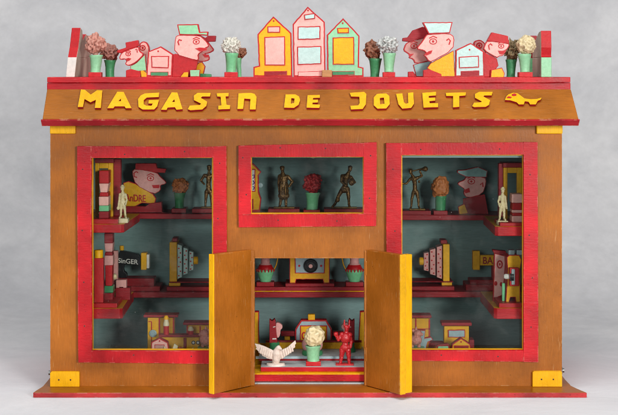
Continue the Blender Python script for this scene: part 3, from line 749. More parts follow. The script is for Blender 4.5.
endboard('board at the right roof end, red over green edge, taller one', 240.5, 20, [(0,0),(0,21),(2,22),(0,30),(2,47),(16,46),(40,38),(60,30),(60,0)], 10.5, 20, RED, LGREEN, sgn=-1)
endboard('narrower red over green board just left of the tallest right one', 238.5, 96, [(0,0),(0,20),(1,44),(14,43),(36,34),(50,26),(50,0)], 8.5, 20, DRED, GREEN, sgn=-1)

# ---------------------------------------------------------------- cast figures
def bake_figure(name, builders, mat, parent, vox=.0005, smooth=3, disp=0):
    bm = bmesh.new()
    tmp = []
    for b in builders:
        if b[0] == 'skin':
            _, joints, edges = b
            for e0, e1 in edges:
                (pa, ra), (pb, rb) = joints[e0], joints[e1]
                n = max(2, int((pb-pa).length/(.4*min(ra, rb)))+1)
                for q in range(n+1):
                    f = q/n; c = pa.lerp(pb, f); r = ra+(rb-ra)*f
                    bmesh.ops.create_icosphere(bm, subdivisions=2, radius=r*.97, matrix=Matrix.Translation(c))
        elif b[0] == 'ell':
            _, c, r = b
            g_ = bmesh.ops.create_icosphere(bm, subdivisions=3, radius=1)
            for v in g_['verts']: v.co = Vector((v.co.x*r[0], v.co.y*r[1], v.co.z*r[2])) + c
        elif b[0] == 'prism':
            prism3(bm, b[1], b[2])
        elif b[0] == 'cyl':
            lathe(bm, b[1], b[2], b[3], 16)
    bmesh.ops.recalc_face_normals(bm, faces=bm.faces)
    me = bpy.data.meshes.new('f'); bm.to_mesh(me); bm.free()
    o = bpy.data.objects.new('f', me); C.objects.link(o)
    rm = o.modifiers.new('r', 'REMESH'); rm.mode = 'VOXEL'; rm.voxel_size = vox
    sm = o.modifiers.new('s', 'SMOOTH'); sm.iterations = smooth; sm.factor = .5
    dg = bpy.context.evaluated_depsgraph_get(); m2 = bpy.data.meshes.new_from_object(o.evaluated_get(dg))
    bpy.data.objects.remove(o); bpy.data.meshes.remove(me)
    bm = bmesh.new(); bm.from_mesh(m2); bpy.data.meshes.remove(m2)
    if disp:
        bm.normal_update()
        for v in bm.verts:
            v.co += v.normal*disp*(noise.noise(v.co*420)+.6*noise.noise(v.co*900))
    return obj(name, bm, mat, parent, smooth=180)
def fig(label, cat, name, Y, base, J, mat, cxp, extra=(), hr=2.5, group=None, plinth=None, stand=None, standm=None, disp=.00025):
    """J: joint -> (px, py, dY mm, radius mm)"""
    k = (D0+Y)/D0
    t = empty(name, label, cat, ((cxp-309)*k/1000, Y/1000, base/1000), group)
    P = lambda q: W(q[0], q[1], Y) + Vector((0, q[2]/1000, 0))
    joints = {a: (P(v), v[3]/1000) for a, v in J.items()}
    E = [('pelvis','waist'),('waist','chest'),('chest','neck'),('neck','head'),('chest','shl'),('shl','ell'),('ell','hal'),('chest','shr'),('shr','elr'),('elr','har'),
         ('pelvis','hil'),('hil','knl'),('knl','anl'),('anl','tol'),('pelvis','hir'),('hir','knr'),('knr','anr'),('anr','tor')]
    b = [('skin', joints, [e for e in E if e[0] in joints and e[1] in joints])]
    h = joints['head'][0]
    b.append(('ell', h, Vector((hr*.82, hr*.95, hr*1.12))/1000))
    for e in extra: b.append(e(P))
    bake_figure('body', b, mat, t, vox=.00042, smooth=2, disp=disp)
    if stand:
        x0, x1, yt = stand; a = W(x0, yt, Y); c = W(x1, yt, Y)
        bm = bmesh.new(); box(bm, (a.x*1000, Y-6, base), (c.x*1000, Y+6, max(a.z*1000, base+1.2))); obj('stand', bm, standm or mat, t, .0008)
    return t
ell = lambda px, py, dy, rx, ry, rz: (lambda P: ('ell', P((px, py, dy)), Vector((rx, ry, rz))/1000))
GB = 'bronze figurines in the windows'
UP = 165.6
def plinth(label, x0, x1, Y, zlo, h, mat=DRED, depth=26):
    k = (D0+Y)/D0
    t = empty('plinth_board', label, 'plinth', (((x0+x1)/2-309)*k/1000, Y/1000, zlo/1000), 'painted boards under the toys on the shelves')
    bm = bmesh.new(); box(bm, ((x0-309)*k, Y, zlo), ((x1-309)*k, Y+depth, zlo+h)); obj('board', bm, mat, t, .0005); return zlo+h
U = lambda p: Z(125, 155, 5.926, p)
# ----- left window, upper shelf
PLZ = plinth('dark red board under the bronze figure at the left window edge', 192, 229, 134, UP, 4.6)
# standing bronze man partly behind the frame
fig('bronze man with hand on hip at the right edge of the left window', 'figurine', 'bronze_figurine', 148, PLZ,
    dict(pelvis=(208.5,190,0,3.2), waist=(208.5,183,0,2.6), chest=(208.8,177,0,3.2), neck=(209,171.5,0,1.4), head=(209.2,168.2,0,1.9),
         shl=(204.5,175,0,1.8), ell=(201,180.5,0,1.3), hal=(204.5,184,-3,1.1), shr=(213,175,0,1.8), elr=(216,182,0,1.3), har=(215,189,-2,1.1),
         hil=(206.6,192,0,2.6), knl=(205.8,199,0,1.8), anl=(205.2,207,0,1.2), tol=(204,209,-4,1.1), hir=(211,192,0,2.6), knr=(211.5,199,0,1.8), anr=(211.8,207,0,1.2), tor=(212.5,209,-4,1.1)),
    BRONZE, 208.5, [ell(209.2,166.6,.2,2.7,2.9,2.0)], 2.8, GB, stand=(201,217,208.6))
PLZ2 = UP
plz = plinth('dark red board under the orange flower in the left window', 171.5, 186, 134, UP, 4.8)
pot('green pot with orange clay flower in the left window', 173.4, 185.2, 192.5, 208.6, 146, plz, DGREEN, F_ORANGE, (180, 185.5), 6.2, 'flower pots behind the windows', plinth=False, taper=.8, seed=60, freq=2.2, amp=.5, sq=(1.1, 1, 1.05))
t = heads_parent('man cutout in red cap with lettered yellow coat, upper left window', 140, 146, UP, None)
cut('base', U([(-60,336),(-60,305),(120,305),(150,286),(215,280),(220,318),(250,322),(250,348),(-60,350)]), 142, 14, DRED, t, tol=6)
cut('coat', U([(-10,165),(20,155),(60,168),(165,230),(184,258),(176,290),(100,285),(60,306),(-10,306)]), 147, 7, OYEL, t, LINE, .7, snapb=False)
f = cut('face', U([(40,100),(60,80),(188,102),(210,130),(244,160),(240,172),(208,178),(212,210),(170,234),(62,178)]), 146, 8, FPINK, t, LINE, .5, 1, snapb=False)
eye(*U([(152,138)])[0], 3.2, 146, f); mark('ear', [U(stroke([(72,132),(56,128),(54,108),(66,98),(78,104)], 6))], 146, LINE, f)
mark('mouth', [U([(160,178),(206,176),(202,196),(168,196)])], 146, LINE, f)
cut('cap', U([(62,50),(182,50),(190,78),(243,82),(237,106),(188,104),(60,82)]), 145.2, 9.6, RED, t, snapb=False)
bm = bmesh.new(); text_mesh(bm, 'AnDRE', *U([(2,272)])[0], 7.0, 20.5, 146.2, 0, .5, slope=1.2); obj('lettering', bm, LINE, t)
# corner things on the upper left corner shelf
def wardrobe(label, x0, x1, y0, base, Y, sgn):
    t = empty('puppet_booth', label, 'toy booth', (W((x0+x1)/2, 200, Y).x, Y/1000, base/1000), 'yellow booths in the window corners')
    yb = 75+(EYE-base)*D0/(D0+Y)
    bpart('roof', x0-.4, y0, x1+9*(-sgn if sgn > 0 else 1) if False else x1+.5, y0+4.5, Y-2, 30, DRED, t, snapb=False)
    bpart('post', x0, y0+4.5, x0+4, yb, Y, 6, OYEL, t); bpart('post', x1-5, y0+4.5, x1, yb, Y, 6, OYEL, t)
    bpart('beam', x0+4, y0+4.5, x1-5, y0+10, Y+.4, 5.4, OYEL, t, snapb=False)
    return t
CUP = 165.4
pz = plinth('red board under the edge on bust, upper left corner shelf', 93.2, 118, 15, CUP, 5.0, REDX, 46)
t = wardrobe('yellow booth frame with red roof behind the edge on bust, upper left corner', 95, 113, 158.5, pz, 42, -1)
bpart('red_column', 113.3, 159, 120.6, 214, 48, 10, DRED, t)
def edge_bust(label, x0, x1, bands, Y, base, depth, group='edge on busts on the corner shelves'):
    t = empty('edge_bust', label, 'cutout bust', (W((x0+x1)/2, 200, Y).x, Y/1000, base/1000), group)
    for nm, ya, yb, m, tp, bt in bands:
        bm = bmesh.new(); cx = (x0+x1)/2; h = (x1-x0)/2
        q = [(cx-h*tp, ya+.05), (cx+h*tp, ya+.05), (cx+h*bt, yb-.05), (cx-h*bt, yb-.05)]
        f = [snap(W(x, y, Y+random.uniform(0, 2)), base/1000, 1.5) for x, y in q]
        yy = Y/1000+.002*random.random()
        for v in f: v.y = yy
        prism3(bm, f, [Vector((v.x, v.y+depth/1000, v.z)) for v in f]); obj(nm, bm, m, t, .0007)
    return t
edge_bust('edge on bust of red cap, pink face and green collar, upper left corner shelf', 98.8, 108.6,
   [('cap',170.6,183.5,RED,1,1),('face',183.5,192.5,PINK,1,.7),('mouth',192.5,196.5,RED,.8,.95),('chin',196.5,205.6,PINK,1,.95),('collar',205.6,211.5,GREEN,1,1),('base',211.5,219,DRED,1,1)], 22, pz, 18)
LFIG = dict(pelvis=(122.6,203,0,2.5), waist=(122.6,199,0,2.1), chest=(122.8,195,0,2.6), neck=(122.6,191,0,1.2), head=(122.4,188.6,0,1.6),
     shl=(120,194.5,0,1.4), ell=(119.2,199.5,0,1.1), hal=(118.6,206,-2,1.0), shr=(125.6,194.5,0,1.4), elr=(126.8,199.5,0,1.1), har=(126,204,-3,1.0),
     hil=(121.4,205,0,2.0), knl=(121,210,0,1.5), anl=(120.8,216,0,1.2), tol=(120,217.6,-3,1.0), hir=(124.2,205,0,2.0), knr=(124.8,210,0,1.5), anr=(125.4,216,0,1.2), tor=(126.5,217.6,-3,1.0))
fig('cream cast man in a hat carrying a bag, upper left corner shelf', 'figurine', 'cream_figurine', 30, CUP, LFIG, IVORY, 122.6,
    [ell(122.4,187,0,2.7,2.7,.7), ell(122.4,186,0,1.7,1.7,1.5), ell(118.4,208,-2,1.5,1.5,2), ell(122.6,202,0,2.9,2.2,4)], 2.3, 'cream figurines on the corner shelves', stand=(117.5,128.5,218))
# ----- left window, middle shelf
MID = 79.8; CM = 80.6
pz = plinth('red and yellow board on the middle left corner shelf', 93, 117, 15, CM, 4.8, REDX, 44)
t = empty('red_post', 'square red post with yellow cylinder top, middle left corner shelf', 'toy post', (W(98.5, 250, 18).x, .018, pz/1000))
bpart('post', 93.8, 258.3, 103.2, 302, 18, 9, RED, t)
bm = bmesh.new(); c = W(98.5, 258, 22)*1000; lathe(bm, [(4.6, .3), (4.6, 7.6), (4.2, 8.2), (1.2, 8.3)], (c.x, 22.6, c.z), 'z', 24); obj('top', bm, YEL, t, smooth=40)
edge_bust('pink edge on bust behind the red post, middle left corner', 104.4, 112.8,
   [('cap',233,243.2,DRED,1,1),('face',243.2,252,FPINK,1,.85),('mouth',252,255.6,DRED,.8,.95),('chin',255.6,265.5,FPINK,1,1),('collar',265.5,286,RED,.85,.8),('skirt',286,293,DGREEN,1,1.05),('base',293,304,DRED,1,1)], 40, CM, 14)
t = empty('pink_stand', 'small pink arched stand beside the sewing machine, middle left', 'toy stand', (W(118, 285, 70).x, .07, CM/1000))
cut('arch', Z(88,270,8.3,[(232,85),(318,82),(318,165),(292,165),(292,142),(258,142),(258,170),(232,170)]), 70, 8, FPINK, t, snapb=False)
bpart('foot', 115.5, 288, 130, 303, 68, 12, DRED, t, tol=8)
bpart('back_panel', 112.6, 251, 117.6, 289, 82, 8, FPINK, t, snapb=False)
t = empty('domino_strip', 'black and white spotted strip with cream ball, middle left corner', 'toy strip', (W(110, 285, 52).x, .052, CM/1000))
bpart('strip', 108.2, 267, 112.2, 302, 56, 4, BLACK, t)
mark('spots', [rect(109, y, 111.3, y+1.9) for y in (271, 275.5, 280, 284.5)], 56, WHITE, t, .5)
crinkle('ball', W(114.2, 276.5, 60)*1000, 3, F_IV, t, 4, 1.2, .1)
# sewing machine
SM = lambda p: Z(88, 230, 8.3, p)
t = empty('sewing_machine', 'black toy sewing machine on a red base, middle shelf of left window', 'sewing machine', (W(130, 285, 146).x, .146, MID/1000))
bpart('base', 112, 286.5, 160, 293, 138, 34, DRED, t, tol=4)
bpart('bed', 114, 278.5, 154, 286.3, 142, 24, DRED, t, snapb=False)
a = cut('arm', SM([(246,170),(330,182),(438,210),(434,296),(380,290),(300,280),(292,340),(322,362),(322,402),(250,402)]), 148, 9, BLACK, t, rnd=1, snapb=False)
bm = bmesh.new(); text_mesh(bm, 'SinGER', *SM([(250,272)])[0], 4.8, 20, 148, 0, .4, slope=1.8); obj('lettering', bm, WHITE, a)
bm = bmesh.new(); c = W(121.7, 250.2, 152)*1000; lathe(bm, [(2.4, 0), (2.4, 4.6), (2, 5)], (c.x, 152, c.z), 'z', 16); obj('knob', bm, OYEL, t, smooth=40)
bpart('head_block', 140.9, 253, 146.4, 270, 146, 12, OYEL, t, snapb=False)
bpart('head_plate', 146.5, 254.5, 149.2, 268.5, 147, 10, WHITE, t, snapb=False)
# stepped pyramids lying on their side
def pyramid(label, xs, hs, yc, Y, base, tier, dirn, plate, tip, capx, feet):
    k = (D0+Y)/D0
    t = empty('stepped_pyramid', label, 'stepped toy', (W(xs[0], yc, Y).x, Y/1000, base/1000), 'stepped toys lying on their sides')
    zc = EYE-(yc-75)*k
    X = lambda p: (p-309)*k
    bm = bmesh.new(); lo = zc-hs[0]*k; box(bm, (X(plate[0]), Y-14, lo), (X(plate[1]), Y+14, zc+hs[0]*k)); obj('plate', bm, OYEL, t, .0006)
    bm = bmesh.new(); box(bm, (X(capx[0]), Y-10, zc+hs[0]*k+.05), (X(capx[1]), Y+10, zc+hs[0]*k+4)); obj('plate_cap', bm, DRED, t, .0005)
    for i in range(3):
        a, b = X(xs[i*2]), X(xs[i*2+1]); r = hs[i+1]*k
        bm = bmesh.new()
        q = [(-r, -r*.0), (0, 0)]
        # bevelled square step: narrower towards the tip
        f0 = [Vector((a, Y-r*.55, zc-r)), Vector((a, Y+r*.55, zc-r)), Vector((a, Y+r*.55, zc+r)), Vector((a, Y-r*.55, zc+r))]
        s = .9
        f1 = [Vector((b, Y+(p.y-Y)*s, zc+(p.z-zc)*s)) for p in f0]
        prism3(bm, [p/1000 for p in f0], [p/1000 for p in f1])
        n = 7-i
        for j in range(n):
            zz = zc-r*.82+1.64*r*.96*j/(n-1); xx = a+(b-a)*(.5+(.18 if j % 2 else -.18))
            lathe(bm, [(.95, 0), (.8, -.35)], (xx, Y-r*.55+.3+.02, zz), 'y', 8, 1)
        obj('tier', bm, [tier, LINE], t, .0006)
    bm = bmesh.new(); lathe(bm, [(4.4, 0), (4.4, dirn*4), (3.6, dirn*4.8), (1, dirn*5)], (X(tip), Y, zc), 'x', 20); obj('tip', bm, OYEL, t, smooth=40)
    x0, x1 = feet
    bm = bmesh.new(); box(bm, (X(x0), Y-16, base), (X(x1), Y+20, base+4.4)); obj('base', bm, DRED, t, .0006)
    bm = bmesh.new(); hh = 4.2; box(bm, (X(plate[0]-1), Y-8, base+4.45), (X(plate[1]+3), Y+10, base+4.45+hh)); obj('foot', bm, OYEL, t, .0005)
    bm = bmesh.new(); box(bm, (X(x0+2), Y-14.6, base+4.5+hh), (X(x1-1), Y+16, lo-.1)); obj('rail', bm, DRED, t, .0006)
pyramid('stepped toy of pale blue tiers with red dots, tip to the right', [178.2,182.6,184,188.2,189.8,193.6], [19.6,17.3,13.6,9.8], 260.4, 156, MID, BLUE, 1, (170.6,178), 193.8, (173,178), (168,216))
# ----- left window, ground floor
GF = BASE
LW = lambda p: Z(140, 310, 8.24, p)
yb = lambda Y, z=BASE: 75+(EYE-z)*D0/(D0+Y)
t = empty('toy_locomotive', 'yellow toy locomotive with red roofs on the floor of the left window', 'toy train', (W(178, 370, 62).x, .062, GF/1000), 'yellow toy trains in the lower windows')
a = bpart('cab', 147.5, 317.8, 174.4, yb(62), 62, 12, OYEL, t, tol=4)
mark('cab_lines', [LW(rect(154,65,166,260)), LW(rect(92,95,99,300)), LW(stroke([(70,95),(95,95)],6)), LW(rect(271,65,282,215))], 62, LINE, a, .6)
bpart('roof', 143.4, 315, 178, 317.6, 58, 17, DRED, t, snapb=False)
bm = bmesh.new(); c = W(153, 333.4, 61)*1000; lathe(bm, [(3.8, 0), (3.8, -2), (2.6, -2.4), (2.4, -1.6), (.8, -1.8)], (c.x, 61.9, c.z), 'y', 24); obj('wheel', bm, GREYB, t, smooth=40)
bpart('boiler', 160, 337.4, 199, yb(50), 50, 9, OYEL, t, tol=4)
bpart('running_board', 158.5, 335, 199.4, 337.3, 46, 11, DRED, t, snapb=False)
bpart('band', 183.5, 338, 186.5, 352, 48.8, 1, DRED, t, snapb=False)
mark('face_ring', [ring(193.4, 342.6, 1.6, 1.6, .7), ring(198, 342.6, 1.6, 1.6, .7)], 50, BLACK, t, .8)
mark('eyes', [disc(193.4, 342.6, 1.2), disc(198, 342.6, 1.2)], 50, WHITE, t, .5)
bpart('carriage', 186.4, 325.3, 208.5, 334.8, 64, 11, OYEL, t, snapb=False)
mark('carriage_lines', [rect(186.6,325.4,188,334), rect(199.5,326,200.8,333.6)], 64, LINE, t, .6)
bpart('carriage_base', 187, 335, 209, yb(66), 66, 9, OYEL, t, tol=4)
bpart('carriage_roof', 183, 322.6, 210, 325.1, 60, 17, DRED, t, snapb=False)
def peg(label, cx, y0, ym, y1, w, Y, capc, hasyel):
    k = (D0+Y)/D0; X = (cx-309)*k; zt, zm, zb = (EYE-(q-75)*k for q in (y0, ym, y1))
    t = empty('peg_doll', label, 'peg doll', (X/1000, Y/1000, zb/1000), 'peg dolls riding the train')
    bm = bmesh.new(); lathe(bm, [(w*1.02, 0), (w, (zm-zb)*.5), (w*1.02, zm-zb)], (X, Y, zb), 'z', 20); obj('red_body', bm, RED, t, smooth=40)
    bm = bmesh.new(); h = zt-zm; lathe(bm, [(w*1.05, .05), (w*1.1, h*.25), (w*.8, h*.6), (w*.7, h*.85), (w*.4, h)], (X, Y, zm), 'z', 20); obj('head', bm, CREAM, t, smooth=60)
    if hasyel: bm = bmesh.new(); lathe(bm, [(w*.85, h*.78), (w*.9, h), (w*.5, h*1.22), (.3, h*1.25)], (X, Y, zm), 'z', 20); obj('cap', bm, YEL, t, smooth=40)
peg('cream headed peg doll with yellow cap riding the left locomotive', 166.2, 317.5, 325.8, 335, 2.9, 50.5, YEL, True)
peg('short white topped red peg doll on the left locomotive', 190.8, 326.4, 330.6, 335, 2.9, 50.5, YEL, False)
house('pink little house cutout standing before the left locomotive', LW([(88,345),(95,265),(160,232),(230,270),(242,345)]) + [], 26, PINK, [], LW([(162,255)])[0], (LW([(120,286),(202,286),(202,340),(120,340)]), DPINK), group='little houses in the lower windows', base=W(0, 352.4, 26).z*1000, border=.9)
# the little house stands on a low block on the floor
t = empty('floor_block', 'low dark red block under the little pink house, left window floor', 'block', (W(161, 360, 26).x, .026, GF/1000), 'blocks on the shop floor')
bm = bmesh.new(); zt = W(0, 352.4, 26).z*1000; box(bm, ((149-309)*1.017, 20, GF), ((200-309)*1.017, 44, zt)); obj('body', bm, DRED, t, .0005)
def flake(label, pts, Y, mat, base, name='paper_flake', cat='shard', grp='pale shards before the left train'):
    t = empty(name, label, cat, (W(pts[0][0], 300, Y).x, Y/1000, base/1000), grp)
    cut('shard', pts, Y, 3, mat, t, tol=3)
flake('cream triangle shard right of the little pink house', LW([(258,350),(282,278),(312,300),(302,350)]), 30, CREAM, zt)
flake('small cream shard leaning on the little pink house', LW([(192,350),(196,300),(222,326),(222,350)]), 22.5, CREAM, zt)
flake('small white shard under the painted eyes of the locomotive', LW([(415,350),(436,308),(450,330),(446,350)]), 32, WHITE, zt)
flake('red mound piece between the shards, left window floor', LW([(298,350),(320,306),(345,306),(368,350)]), 34, DRED, zt, 'red_mound', 'shard')
def pig(label, cx, cy, r, Y, base, group='pink pigs in the lower windows', sgn=1):
    k = (D0+Y)/D0
    t = empty('pink_pig', label, 'toy pig', ((cx-309)*k/1000, Y/1000, base/1000), group)
    P = lambda dx, dy, d=0: W(cx+dx*sgn, cy+dy, Y)+Vector((0, d/1000, 0))
    b = [('ell', P(0, 2), Vector((r, r*.8, r*.85))/1000), ('ell', P(-2, -4.5), Vector((r*.66, r*.62, r*.6))/1000), ('ell', P(-6, -3.6), Vector((r*.3, r*.26, r*.24))/1000),
         ('ell', P(-.5, -9.2), Vector((r*.2, r*.16, r*.34))/1000), ('ell', P(2.6, -7.4), Vector((r*.22, r*.16, r*.3))/1000), ('ell', P(-3.4, 8.2), Vector((r*.28, r*.28, r*.4))/1000), ('ell', P(3.2, 8.4), Vector((r*.28, r*.28, r*.4))/1000)]
    bake_figure('body', b, F_PIGM, t, vox=.0005, smooth=3, disp=.0004)
    bz = min((EYE-(cy+9.2-75)*k), EYE)
    bm = bmesh.new(); box(bm, ((cx-9-309)*k, Y-7, base), ((cx+9-309)*k, Y+7, bz)); obj('green_base', bm, GREEN, t, .0008)
F_PIGM = clay((206, 132, 120), (224, 160, 148), .5)
pig('pink pig on a green block beside the left door', 206.5, 338, 7.2, 24, GF)
# ----- middle window
plz = plinth('dark red board under the robed bronze figure', 268, 299.5, 134, UP, 4.4)
fig('robed bronze statue in a knee length coat, middle window', 'figurine', 'bronze_figurine', 147, plz,
    dict(pelvis=(283.6,190,0,4.4), waist=(283.4,184,0,4.0), chest=(283.2,178,0,4.2), neck=(282.6,171.6,0,1.7), head=(282.4,168.8,0,1.9),
         shl=(279.6,176,0,2.2), ell=(278.6,183,0,1.6), hal=(279.4,190,-2,1.4), shr=(287.6,176.4,0,2.2), elr=(292.4,181.5,0,1.6), har=(289.4,186,-3,1.4),
         hil=(282,193,0,3.4), knl=(280.8,200,0,2.0), anl=(279.8,206,0,1.5), tol=(279,208,-4,1.3), hir=(285.6,193,0,3.4), knr=(285.8,200,0,2.0), anr=(286,206,0,1.5), tor=(286.6,208,-4,1.3)),
    BRONZE, 283.5, [ell(282.3,167.4,.4,2.8,2.9,2.0), ell(283.4,180,0,5.0,3.8,6), ell(283.5,186,0,5.6,4.2,6.5), ell(283.6,191,0,6.0,4.5,6), ell(283.7,195.5,0,6.4,4.8,4.6), ell(281,190,-3,1.1,2.4,9), ell(285.6,191,-3.2,1.0,2.2,8)], 2.9, GB, stand=(273.5,294.5,208))
plz = plinth('red board under the red flower pot in the middle window', 303.4, 320, 134, UP, 3.2, RED)
pot('green pot with deep red clay flower, middle window', 304.8, 319.4, 192.5, 208.4, 145, plz, GREEN, F_RED, (312.6, 182.8), 7.4, 'flower pots behind the windows', plinth=False, taper=.84, seed=71, freq=2.4, amp=.5)
plz = plinth('dark red board under the striding bronze player', 324, 372, 134, UP, 4.4)
fig('striding bronze player holding a ball, middle window', 'figurine', 'bronze_figurine', 147, plz,
    dict(pelvis=(345,187,0,3.4), waist=(345.6,182,0,3.1), chest=(346.6,176.8,-1,3.7), neck=(349,171.6,-1,1.6), head=(350,168.6,-1,1.9),
         shl=(342.2,175.8,0,2.0), ell=(341.2,181.5,-1,1.5), hal=(345.5,185,-4,1.3), shr=(351,177.2,0,2.0), elr=(354.6,182,-2,1.6), har=(351.5,184,-4,1.4),
         hil=(342.8,189,0,2.9), knl=(338.4,196,0,2.1), anl=(335.2,204,2,1.5), tol=(332.4,206.6,-1,1.3), hir=(347.6,189,0,2.8), knr=(348.6,197,-2,2.0), anr=(349,205.6,0,1.4), tor=(350.6,208,-3,1.3)),
    BRONZE, 343, [ell(350.2,167.2,-.6,2.7,2.8,2.0), ell(351.4,182,-4,3.4,3.0,3.8), ell(344.4,190,0,4.8,3.8,3.4), ell(337.8,199.5,0,2.4,2.2,3.2)], 2.9, GB, stand=(331.5,357,208))
MH = lambda p: Z(240, 150, 5.93, p)
t = house('yellow house cutout with a white lettered panel, left edge of the middle window', MH([(-60,360),(-50,290),(-40,250),(-38,150),(-55,130),(30,60),(82,84),(126,130),(110,152),(112,250),(126,290),(118,360)]), 146, OYEL,
      [(MH([(-10,112),(92,112),(92,248),(-10,250)]), WHITE)], None, (MH([(10,290),(80,290),(80,352),(10,352)]), DRED), group=None, base=UP)
mark('panel_writing', [MH(stroke([(74,150),(84,146),(84,165),(76,168)],5)), MH(stroke([(78,180),(86,196),(76,204)],6)), MH(stroke([(76,215),(86,222),(78,236)],5))], 144.6, paint((70, 60, 120), wear=0, grain='n'), t, .7)
bm = bmesh.new(); c = W(260.6, 185, 150)*1000; lathe(bm, [(2.6, 0), (2.6, -3), (1.6, -3.6)], (c.x, 150, c.z), 'y', 18); obj('side_knob', bm, GREYB, t, smooth=40)
# ----- right window, upper shelf
UR = 163.4
plz = plinth('dark red board under the bronze bugler', 401.6, 431, 134, UR, 4.6)
fig('bronze bugler with horn raised, right window', 'figurine', 'bronze_figurine', 147, plz,
    dict(pelvis=(415,190,0,2.8), waist=(414.8,184.4,0,2.3), chest=(414.2,179,0,3.0), neck=(411.8,174.6,0,1.3), head=(410.6,171.6,0,1.7),
         shl=(410.6,178.4,0,1.6), ell=(406.4,183.6,0,1.2), hal=(402.4,183.6,-2,1.0), shr=(418.2,177.6,0,1.6), elr=(421.8,175.6,-2,1.3), har=(419.6,171.4,-4,1.1),
         hil=(413.4,192.5,0,2.3), knl=(411.8,199,0,1.6), anl=(411.2,207,0,1.1), tol=(409.6,208.8,-4,1.0), hir=(416.8,192.5,0,2.3), knr=(418.2,199,0,1.6), anr=(418.8,207,0,1.1), tor=(420,208.8,-4,1.0)),
    BRONZE, 414.5, [ell(410.4,170.2,.3,2.4,2.5,1.7), lambda P: ('skin', {'pelvis': (P((412.4,171,-3)), .0007), 'b': (P((418,169.4,-4)), .0009), 'c': (P((422.4,168.8,-5)), .0017), 'd': (P((425,168.6,-5)), .0032)}, [('pelvis','b'),('b','c'),('c','d')]), ell(419,181.6,-2,1.4,2,1.6)], 2.5, GB, stand=(409,425,208.6))
plz = plinth('dark red board under the orange flower in the right window', 433.6, 447.6, 134, UR, 4.6)
pot('green pot with square orange clay flower, right window', 434.6, 446, 196, 210.5, 145, plz, DGREEN, clay((176, 100, 48), (198, 122, 68)), (440.6, 187), 7.6, 'flower pots behind the windows', plinth=False, taper=.84, seed=80, freq=1.1, amp=.22, sq=(1.05, .8, 1.2))
V = lambda p: Z(450, 150, 4.61, p)
t = heads_parent('man cutout with grey green cap and moustached face in the dark right window', 475, 148, UR, None)
cut('base', V([(30,275),(190,275),(190,312),(30,312)]), 144, 14, DRED, t, tol=7)
cut('shirt', V([(62,225),(160,205),(178,300),(60,300)]), 149, 7, DRED, t, LINE, .5, snapb=False)
cut('sleeve', V([(38,262),(68,248),(84,292),(42,298)]), 146.5, 6, OYEL, t, LINE, .5, snapb=False)
f = cut('face', V([(34,158),(42,148),(68,138),(75,122),(162,124),(168,150),(150,205),(78,222),(62,200),(70,182)]), 148, 8, FPINK, t, LINE, .5, 1, snapb=False)
eye(*V([(98,145)])[0], 3.4, 148, f); mark('mouth', [V([(64,184),(88,174),(92,194),(70,200)])], 148, LINE, f); mark('ear', [V(stroke([(140,160),(150,150),(152,170)],6))], 148, LINE, f)
cut('cap', V([(34,104),(36,94),(70,92),(130,78),(172,96),(168,126),(74,124)]), 147.2, 9.6, TEALC, t, LINE, .5, snapb=False)
CR = 163.1
pz = plinth('red board under the pink bust, upper right corner shelf', 500, 523.5, 15, CR, 3.6, REDX, 46)
t = wardrobe('yellow booth frame with dark red posts, upper right corner', 503.5, 522, 163, pz, 44, 1)
bpart('red_column', 498.8, 163.5, 503.2, 217, 46, 10, DRED, t)
edge_bust('edge on bust striped pink, white and red, upper right corner shelf', 511.8, 522.6,
   [('cap',194,203,PINK,.95,1),('face',203,210,RED,.8,.9),('mouth',210,213,PINK,.95,.9),('chin',213,216,RED,.9,.9),('base',216,224,PINK,.95,1)], 22, pz, 18)
RF = {k: (1004.0-v[0]-378.9, v[1]+2.2, v[2], v[3]) for k, v in LFIG.items()}
fig('cream cast man standing in the shade, upper right corner shelf', 'figurine', 'cream_figurine', 32, CR, RF, IVORY, 502.5,
    [ell(502.7,189.2,0,2.7,2.7,.7), ell(502.7,188.2,0,1.7,1.7,1.5), ell(502.5,205,0,2.9,2.2,4)], 2.3, 'cream figurines on the corner shelves', stand=(496.8,507.6,220.4))
# ----- right window, middle shelf
MR = 80.3
pyramid('stepped toy of pink tiers with red dots, tip to the left', [441.2,436.2,434.8,429.6,428.2,423.6], [18.4,16.6,13.4,9.4], 261.2, 156, MR, FPINK, -1, (442,448.4), 423.4, (440,446.2), (408,453))
Q = lambda p: Z(465, 240, 5.54, p)
t = empty('signal_toy', 'ochre toy signal with dark lettered bar on a red base, dim right window', 'toy signal', (W(482, 285, 146).x, .146, MR/1000))
bpart('base', 466, 284.5, 502, 293, 138, 34, DRED, t, tol=5); bpart('bed', 470, 280, 500, 284.4, 142, 24, DRED, t, snapb=False)
bpart('end_block', 473, 251, 480, 270, 148, 10, OYEL, t, snapb=False)
a = bpart('bar', 480.2, 255.2, 500, 265.6, 149, 8, OYEL, t, snapb=False)
bm = bmesh.new(); text_mesh(bm, 'BAR', 483, 264, 7, 15, 149, 0, .4); obj('lettering', bm, DRED, a)
bpart('pillar', 492, 265.8, 499, 279.8, 150, 8, DRED, t, snapb=False)
pz = plinth('grey topped red board on the middle right corner shelf', 499, 523, 15, CR-CR+80.8, 4.6, REDX, 46)
t = empty('spotted_panel', 'pink panel with red circles standing behind the toy camera', 'toy panel', (W(500, 285, 60).x, .06, 80.8/1000))
pp = Q([(162,72),(228,88),(212,304),(156,330)])
cut('panel', pp, 58, 5, PINK, t, LINE, .8, tol=4)
cut('panel_top', Q([(152,55),(228,62),(228,84),(160,74)]), 56, 9, DRED, t, snapb=False)
mark('circles', [ring(*Q([(192,135)])[0], 2.4, 3.6, 1.4), disc(*Q([(192,135)])[0], .9, 1.4), disc(*Q([(170,240)])[0], 1.6, 2.4), disc(*Q([(200,245)])[0], 1.4, 2.2)], 58, RED, t)
